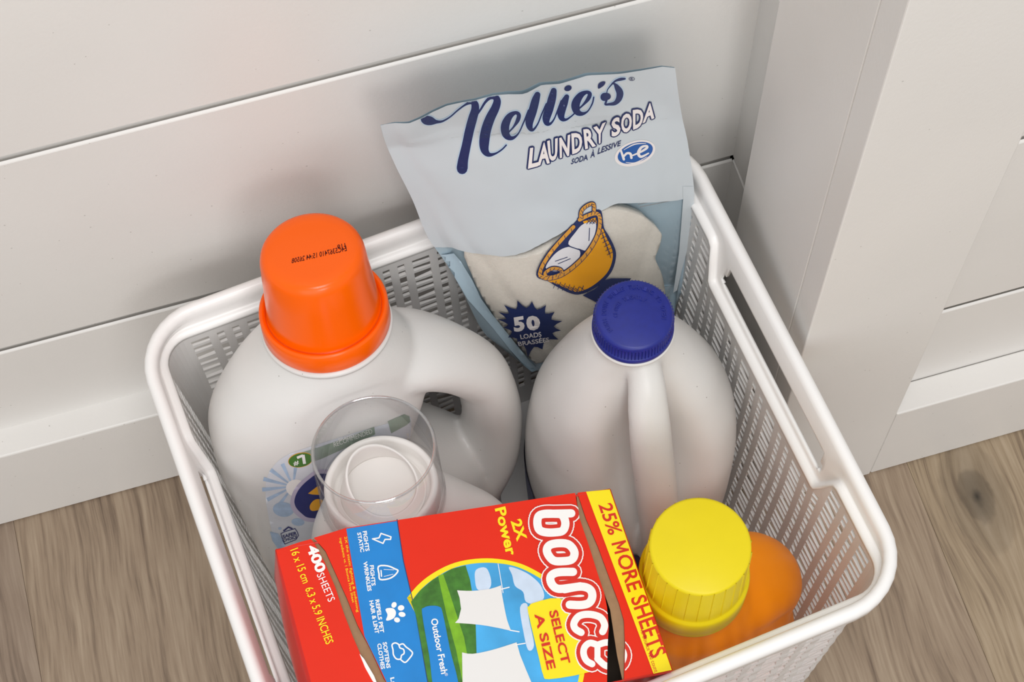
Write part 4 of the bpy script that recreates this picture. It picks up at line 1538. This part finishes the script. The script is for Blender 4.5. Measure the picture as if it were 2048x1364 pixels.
FACE = (A3 + FN * 0.0002, FN)
TEAR = gapR_left[:-1] + [(1213, 1372), (1250, 1362)] + list(reversed(brR_right[:-1]))
FB = bvh_of(panelL, panelM, panelR)
MB = bvh_of(panelM)
RB = bvh_of(panelR)
LB = bvh_of(panelL)
decal('yellow_stripe', poly2d([[(1172, 983.5), (1219.5, 979), (1343.5, 1340), (1307, 1347.5)]]), RB, YEL, box, lift=0.0001, step=0, flat=FACE)
SQ = [(1223, 1005), (1334, 1306), (1302, 1319), (1196, 1010)]


def raw_x(t):
    text2d(t, SQ)
    return max(v[0] for v in _tcache[(t, 0.0, 0.0, 1.0)][0])


def min_x(t):
    text2d(t, SQ)
    return min(v[0] for v in _tcache[(t, 0.0, 0.0, 1.0)][0])


t0, t1 = min_x('25% MORE SHEETS'), raw_x('25% MORE SHEETS')
fr_ = lambda x: (x - t0) / (t1 - t0)
m1 = raw_x('25% M'); mw = raw_x('M') - min_x('M')
oq = sub_quad(SQ, fr_(m1) + 0.012, 1.0)
TLm, TRm, BRm, BLm = [np.array(q) for q in sub_quad(SQ, fr_(m1 - mw) + 0.006, fr_(m1) - 0.006)]
mm_ = lambda x, y: tuple(BLm * (1 - x) * (1 - y) + BRm * x * (1 - y) + TRm * x * y + TLm * (1 - x) * y)
decal('stripe_lettering', [text2d('25%', sub_quad(SQ, 0, fr_(raw_x('25%'))), bold=0.018), text2d('ORE SHEETS', oq, bold=0.018), stroke2d([mm_(0.08, 0.0), mm_(0.08, 1.0)], 4.6, round_caps=False),
                           stroke2d([mm_(0.92, 0.0), mm_(0.92, 1.0)], 4.6, round_caps=False), stroke2d([mm_(0.10, 0.92), mm_(0.5, 0.30), mm_(0.90, 0.92)], 4.0, round_caps=False)], RB, REDI, box, lift=0.0002, step=0, flat=FACE)
decal('small_print', [text2d('vs. Bounce 120 count', [(1288, 1256), (1317, 1342), (1309, 1346), (1280, 1260)], bold=0.0)], RB, REDI, box, lift=0.0002, step=0, flat=FACE)
decal('blue_stripe', poly2d([[(692.5, 1057.5), (794, 1042), (807, 1123), (831, 1225), (858, 1380), (872, 1436), (826, 1446), (775, 1368), (757, 1330), (729, 1273)]]), MB, BLUEI, box, lift=0.0001, step=0, flat=FACE)
decal('stripe_rule', [stroke2d([(794, 1039), (807, 1123), (831, 1225), (858, 1380)], 1.6)], MB, NAVY_INK, box, lift=0.0002, step=0, flat=FACE)


def dtext(body, a, b_, w, bold=0.02, space=1.0):
    """lettering read down the picture: a = start, b_ = end of the baseline's left edge, w = letter height"""
    a = np.array(a, float); b_ = np.array(b_, float)
    d = (b_ - a) / np.linalg.norm(b_ - a)
    n_ = np.array((d[1], -d[0]))           # letter tops point right
    return text2d(body, [a + n_ * w, b_ + n_ * w, b_, a], bold=bold, space=space)


tx = [dtext('FIGHTS', (725, 1063), (731, 1103), 8.5, 0.03), dtext('STATIC', (714, 1066), (721, 1105), 8, 0.03),
      dtext('FIGHTS', (739, 1131), (743, 1172), 8.5, 0.03), dtext('WRINKLES', (726, 1124), (735, 1183), 8.5, 0.03),
      dtext('REPELS PET', (750, 1200), (760, 1266), 8.5, 0.03), dtext('HAIR & LINT', (738, 1202), (750, 1268), 8.5, 0.03),
      dtext('SOFTENS', (765, 1285), (773, 1337), 8.5, 0.03), dtext('CLOTHES', (754, 1288), (762, 1339), 8.5, 0.03)]
bolt = [(745, 1078), (758, 1076), (762, 1067), (782, 1074), (781, 1079), (770, 1079), (766, 1087)]
tx += [stroke2d(bolt, 2.6, closed=True)]
iron = spline([(757, 1133), (775, 1132), (790, 1138), (796, 1142), (788, 1152), (776, 1158), (760, 1159), (758, 1148)], closed=True, n=3)
tx += [stroke2d(iron, 3, closed=True), stroke2d([(762, 1141), (763, 1153)], 2.4)]
for k in range(8):
    tx.append(stroke2d([(768 + k * 2.6, 1139 + 0.12 * k), (769 + k * 2.6, 1139 + 0.12 * k)], 1.3)); tx.append(stroke2d([(768 + k * 2.4, 1153 - 0.6 * k), (769 + k * 2.4, 1153 - 0.6 * k)], 1.3))
paw = spline([(771, 1219), (779, 1216), (788, 1218), (792, 1226), (788, 1236), (778, 1241), (772, 1240), (775, 1230)], closed=True, n=4)
tx += [poly2d([paw]), poly2d([ellipse(788, 1210, 5, 6, 0.5)]), poly2d([ellipse(802, 1216, 6.5, 5.5, -0.2)]), poly2d([ellipse(804, 1229, 7, 5, 0.2)]), poly2d([ellipse(794, 1240, 6, 5, 0.3)])]
cloud = spline([(784, 1290), (790, 1286), (797, 1289), (800, 1296), (807, 1299), (808, 1307), (803, 1311), (801, 1318), (793, 1318), (787, 1310), (786, 1300)], closed=True, n=4)
cloud2 = spline([(799, 1290), (806, 1288), (812, 1294), (820, 1300), (825, 1307), (818, 1318), (810, 1325), (802, 1320)], n=4)
tx += [stroke2d(cloud, 2.8, closed=True), stroke2d(cloud2, 2.8), dtext('LOOKS', (780, 1356), (792, 1410), 8.5, 0.03)]
decal('stripe_icons', tx, MB, WHI, box, lift=0.0002, step=0, flat=FACE)

# landscape roundel
ring_o = spline([(814, 1196), (835, 1171), (862, 1149), (900, 1129), (940, 1119), (985, 1117), (1030, 1124), (1065, 1138), (1100, 1160), (1130, 1190), (1152, 1228), (1165, 1268), (1171, 1310), (1168, 1352), (1158, 1390)], n=4)
edge_l = [(880, 1440), (858, 1380), (831, 1227), (826, 1205)]
decal('roundel_ring', poly2d([ring_o + edge_l[:3]]), MB, YEL, box, lift=0.0001, step=0, flat=FACE)
ring_i = spline([(822, 1204), (840, 1181), (866, 1159), (903, 1138), (942, 1128), (985, 1126), (1027, 1132), (1061, 1146), (1094, 1167), (1122, 1196), (1142, 1232), (1155, 1271), (1161, 1310), (1158, 1352), (1150, 1385)], n=4)
decal('sky_picture', poly2d([ring_i + [(880, 1432), (859, 1380), (832, 1232)]]), MB, SKY, box, lift=0.00018, step=0, flat=FACE)
CLOUDP = mat('pale_cloud_print', (206, 222, 242), rough=0.34, var=0.06, scale=120)
decal('cloud_picture', [poly2d([spline([(1018, 1134), (1040, 1140), (1062, 1152), (1082, 1172), (1088, 1195), (1074, 1208), (1052, 1204), (1046, 1184), (1030, 1172), (1024, 1150)], closed=True, n=4)]),
                        poly2d([spline([(952, 1140), (972, 1136), (982, 1160), (978, 1178), (956, 1180), (950, 1160)], closed=True, n=4)]), poly2d([spline([(1040, 1215), (1054, 1208), (1058, 1240), (1068, 1290), (1056, 1300), (1046, 1260)], closed=True, n=4)])], MB, CLOUDP, box, lift=0.00022, step=0, flat=FACE)
hill = [(822, 1204), (840, 1181), (866, 1159), (903, 1138), (931, 1131), (940, 1160), (945, 1190), (951, 1240), (953, 1310), (948, 1380), (880, 1432), (859, 1380), (832, 1232)]
decal('hill_picture', poly2d([hill]), MB, GRN, box, lift=0.00026, step=0, flat=FACE)
decal('hill_light', poly2d([[(876, 1152), (886, 1148), (897, 1180), (910, 1220), (928, 1275), (938, 1330), (925, 1364), (912, 1300), (893, 1230)]]), MB, GRN2, box, lift=0.00032, step=0, flat=FACE)
sh1 = spline([(914, 1181), (945, 1182), (980, 1178), (1002, 1171)], n=3) + spline([(1004, 1190), (1008, 1212), (1014, 1240), (1022, 1262)], n=3) + spline([(1000, 1257), (960, 1250), (910, 1246)], n=3) + [(917, 1238), (922, 1218), (919, 1196)]
sh2 = spline([(924, 1305), (945, 1308), (985, 1300), (1033, 1285)], n=3) + [(1040, 1310), (1052, 1340), (1064, 1368), (1072, 1400), (1000, 1415), (928, 1425), (925, 1364)]
decal('hanging_cloth', [poly2d([sh1]), poly2d([sh2])], MB, SHEETP, box, lift=0.00036, step=0, flat=FACE)
decal('clothes_line', [stroke2d([(996, 1128), (1006, 1186)], 1.4), stroke2d([(1002, 1179), (1018, 1175)], 2.2), stroke2d([(1020, 1261), (1038, 1264)], 2.2), stroke2d([(1032, 1290), (1050, 1287)], 2.2)], MB, WHI, box, lift=0.00046, step=0, flat=FACE)
pill = spline([(844, 1228), (848, 1216), (862, 1212), (878, 1214), (885, 1226), (900, 1300), (916, 1380), (872, 1390), (858, 1310)], closed=True, n=4)
decal('scent_pill', poly2d([pill]), MB, BLUEI, box, lift=0.0005, step=0, flat=FACE)
decal('scent_lettering', [dtext('Outdoor Fresh', (861, 1239), (882, 1349), 14, 0.02), text2d('®', [(895, 1346), (896, 1352), (890, 1353), (889, 1347)])], MB, WHI, box, lift=0.0006, step=0, flat=FACE)
decal('claim_lettering', [dtext('2X', (1021, 1043), (1034, 1084), 22, 0.035), dtext('Power', (989, 1018), (1013, 1113), 22, 0.03)], MB, YEL, box, lift=0.0002, step=0, flat=FACE)

# brand logo: fat round letters with a double outline, reading down the face
def s6(p):
    return (1000 + p[0] / 3.746, 1000 + p[1] / 3.746)


def s7(p):
    return (900 + p[0] / 3.376, 960 + p[1] / 3.376)


logo = [([s6(p) for p in [(278, 175), (288, 125), (330, 108), (400, 107), (462, 116), (488, 175), (470, 232), (415, 246), (340, 246), (292, 226)]], True),
        ([s6(p) for p in [(330, 108), (440, 106), (532, 104)]], False),
        ([s6(p) for p in [(350, 392), (366, 345), (430, 328), (510, 336), (555, 392), (538, 448), (470, 462), (395, 455)]], True),
        ([s6(p) for p in [(545, 542), (430, 546), (378, 576), (384, 630), (430, 668), (520, 662), (600, 650)]], False),
        ([s6(p) for p in [(480, 672), (600, 652), (670, 672), (690, 722), (668, 772), (610, 790), (520, 788)]], False),
        ([s6(p) for p in [(606, 996), (562, 968), (552, 925), (592, 872), (670, 860), (748, 882), (780, 932), (776, 970), (766, 990)]], False, 0.86),
        ([s6(p) for p in [(728, 1188), (728, 1100)]], False, 0.72),
        ([s6(p) for p in [(728, 1090), (672, 1074), (632, 1106), (624, 1156), (646, 1206), (688, 1232)]], False, 0.80),
        ([s6(p) for p in [(728, 1090), (800, 1070), (880, 1096), (925, 1156), (905, 1225), (850, 1252), (785, 1242), (728, 1192)]], False, 0.80)]
LW = 62 / 3.746
for nm, gw, mt, lf in (('logo_outline', 10.2, WHI, 0.00062), ('logo_band', 7.8, REDI, 0.00074), ('logo_lettering', 0.0, WHI, 0.00086)):
    decal(nm, union2d([stroke2d(q[0], LW * (q[2] if len(q) > 2 else 1.0), closed=q[1], sm=5, grow=gw, round_caps=True) for q in logo], TEAR), FB, mt, box, lift=lf, step=0, flat=FACE)
selb = spline([(1056, 1225), (1058, 1213), (1068, 1206), (1118, 1197), (1150, 1230), (1180, 1330), (1172, 1346), (1098, 1359), (1086, 1350), (1078, 1318)], closed=True, n=3)
decal('size_tag', poly2d([selb]), MB, YEL, box, lift=0.00054, step=0, flat=FACE)
decal('size_lettering', [dtext('SELECT', (1097, 1224), (1123, 1330), 18, 0.025), dtext('A SIZE', (1068, 1230), (1094, 1341), 18, 0.025)], MB, REDI, box, lift=0.0009, step=0, flat=FACE)

# flap lettering
decal('count_lettering', [dtext('400', (612, 1095), (633, 1148), 22, 0.04), dtext('SHEETS', (633, 1150), (657, 1205), 15, 0.0)], LB, WHI, box, lift=0.0002, step=0, flat=FACE)
decal('size_in_lettering', [dtext('16 x 15 cm  6.3 x 5.9 INCHES', (580, 1101), (652, 1290), 17, 0.008)], LB, YEL, box, lift=0.0002, step=0, flat=FACE)
decal('footnote_lettering', [dtext('2X the static fighting & softening', (687, 1074), (712, 1225), 6.5, 0.0), dtext('ingredients vs. 1 Bounce Free Sheet', (677, 1077), (703, 1206), 6.5, 0.0)], MB, YEL, box, lift=0.0002, step=0, flat=FACE)
SB = bvh_of(sideL)
decal('end_mark', poly2d([[(559, 1117), (567, 1124), (568, 1140), (564, 1152), (556, 1136)]]), SB, WHI, box, lift=0.0006, step=0)
decal('end_mark_core', poly2d([[(560, 1126), (565, 1130), (566, 1140), (563, 1145), (558, 1134)]]), SB, NAVY_INK, box, lift=0.0008, step=0)

# ------------------------------------------------------------------ print on the big jug and its cap
JB = bvh_of(jug1_body)
LAB = mat('pale_blue_label', (218, 222, 230), rough=0.34, var=0.06, scale=60)
LABB = mat('label_blue_ink', (172, 196, 224), rough=0.3, var=0.15, scale=140)
LABN = mat('label_navy_ink', (24, 36, 110), rough=0.3)
LABL = mat('label_lilac_ink', (196, 188, 212), rough=0.3)
LABG = mat('label_green_ink', (72, 124, 50), rough=0.34)
LABY = mat('label_yellow_ink', (244, 176, 40), rough=0.34)
LABT = mat('label_grey_green_ink', (150, 166, 150), rough=0.4)
lab = spline([(532, 965), (540, 942), (556, 922), (580, 907), (620, 893), (700, 868), (780, 845), (815, 832), (822, 845), (815, 900), (780, 1040), (700, 1130), (600, 1130), (556, 1098), (540, 1045), (532, 1000)], closed=True, n=4)
decal('front_label', poly2d([lab]), JB, LAB, jug1, lift=0.0002, step=10)
decal('label_banner', poly2d([[(600, 905), (640, 893), (700, 872), (748, 853), (750, 868), (702, 890), (640, 918), (606, 928)]]), JB, LABT, jug1, lift=0.00032, step=10)
decal('label_banner_tip', poly2d([[(775, 842), (808, 828), (818, 832), (820, 843), (812, 850), (782, 866)]]), JB, LABT, jug1, lift=0.00032, step=10)
decal('banner_lettering', [text2d('RECOMMENDED', [(666, 884), (742, 856), (745, 865), (668, 893)]), text2d('BRAND', [(676, 876), (706, 866), (707, 872), (678, 882)], bold=0.01)], JB, WHI, jug1, lift=0.00044, step=10)
decal('ray_print', [stroke2d([(586, 972, 2), (586 + 62 * math.cos(a), 972 + 48 * math.sin(a), 8)], 4, round_caps=False) for a in [math.radians(120 + 26 * k) for k in range(7)]], JB, LABB, jug1, lift=0.00028, step=10)
decal('ray_glow', poly2d([ellipse(592, 975, 20, 17)]), JB, WHI, jug1, lift=0.00034, step=10)
decal('rank_badge_rim', poly2d([ellipse(601, 919, 25, 14.5, -0.2)]), JB, LABY, jug1, lift=0.00036, step=10)
decal('rank_badge', poly2d([ellipse(601, 919, 24, 13.5, -0.2)]), JB, LABG, jug1, lift=0.00046, step=10)
decal('rank_lettering', [text2d('#', [(586, 922), (597, 919), (598, 928), (588, 931)], bold=0.02), stroke2d([(594, 914), (606, 909)], 5, round_caps=False), stroke2d([(606, 908), (609, 926)], 6, round_caps=False)], JB, WHI, jug1, lift=0.00058, step=0)
ov1 = spline([(640, 938), (612, 953), (590, 975), (581, 1000), (584, 1018), (598, 1033), (616, 1042), (650, 1040), (690, 1010), (690, 950)], closed=True, n=5)
decal('logo_halo', poly2d([ov1]), JB, LABL, jug1, lift=0.00040, step=10)
ov2 = spline([(640, 946), (618, 957), (598, 977), (589, 998), (592, 1013), (604, 1026), (618, 1034), (650, 1032), (682, 1006), (682, 956)], closed=True, n=5)
decal('logo_oval', poly2d([ov2]), JB, LABN, jug1, lift=0.00052, step=10)
decal('logo_marks', [poly2d([[(616, 985), (634, 971), (640, 970), (640, 988), (624, 987)]]), poly2d([spline([(619, 1012), (624, 1002), (634, 996), (646, 1000), (640, 1016), (624, 1020)], closed=True, n=3)])], JB, LABY, jug1, lift=0.00064, step=10)
decal('water_drops', [poly2d([ellipse(567, 1018, 21, 14.5, 0.1)]), poly2d([ellipse(596, 1043, 13, 7.5, 0.1)]), poly2d([ellipse(560, 1056, 3.5, 2.4)]), poly2d([[(540, 1062), (556, 1066), (566, 1078), (572, 1096), (556, 1096), (545, 1080)]])], JB, LABB, jug1, lift=0.00036, step=10)
sc_ = [(562, 1066), (570, 1062), (590, 1056), (595, 1063), (597, 1070), (592, 1078), (570, 1087), (566, 1080)]
decal('choice_mark', [stroke2d(sc_, 1.4, closed=True), stroke2d([(568, 1060), (577, 1053), (584, 1056)], 3)], JB, LABN, jug1, lift=0.00044, step=10)
decal('choice_lettering', [text2d('SAFER', [(565, 1069), (593, 1061), (594, 1068), (566, 1076)], bold=0.03), text2d('CHOICE', [(566, 1077), (594, 1069), (595, 1075), (567, 1083)], bold=0.03)], JB, LABN, jug1, lift=0.0005, step=0)
CB = bvh_of(jc)
# ink-jet code, upside down as seen from the front
decal('date_code', [text2d('E4C5367410 15:44 26508', [(583, 527), (694, 502), (692, 491), (584, 517)][2:] + [(583, 527), (694, 502)], bold=0.014), text2d('119', [(690, 486), (674, 490), (676, 500), (692, 496)][::1], bold=0.014)], CB, BLACK_INK, jug1, lift=0.0001, step=0)
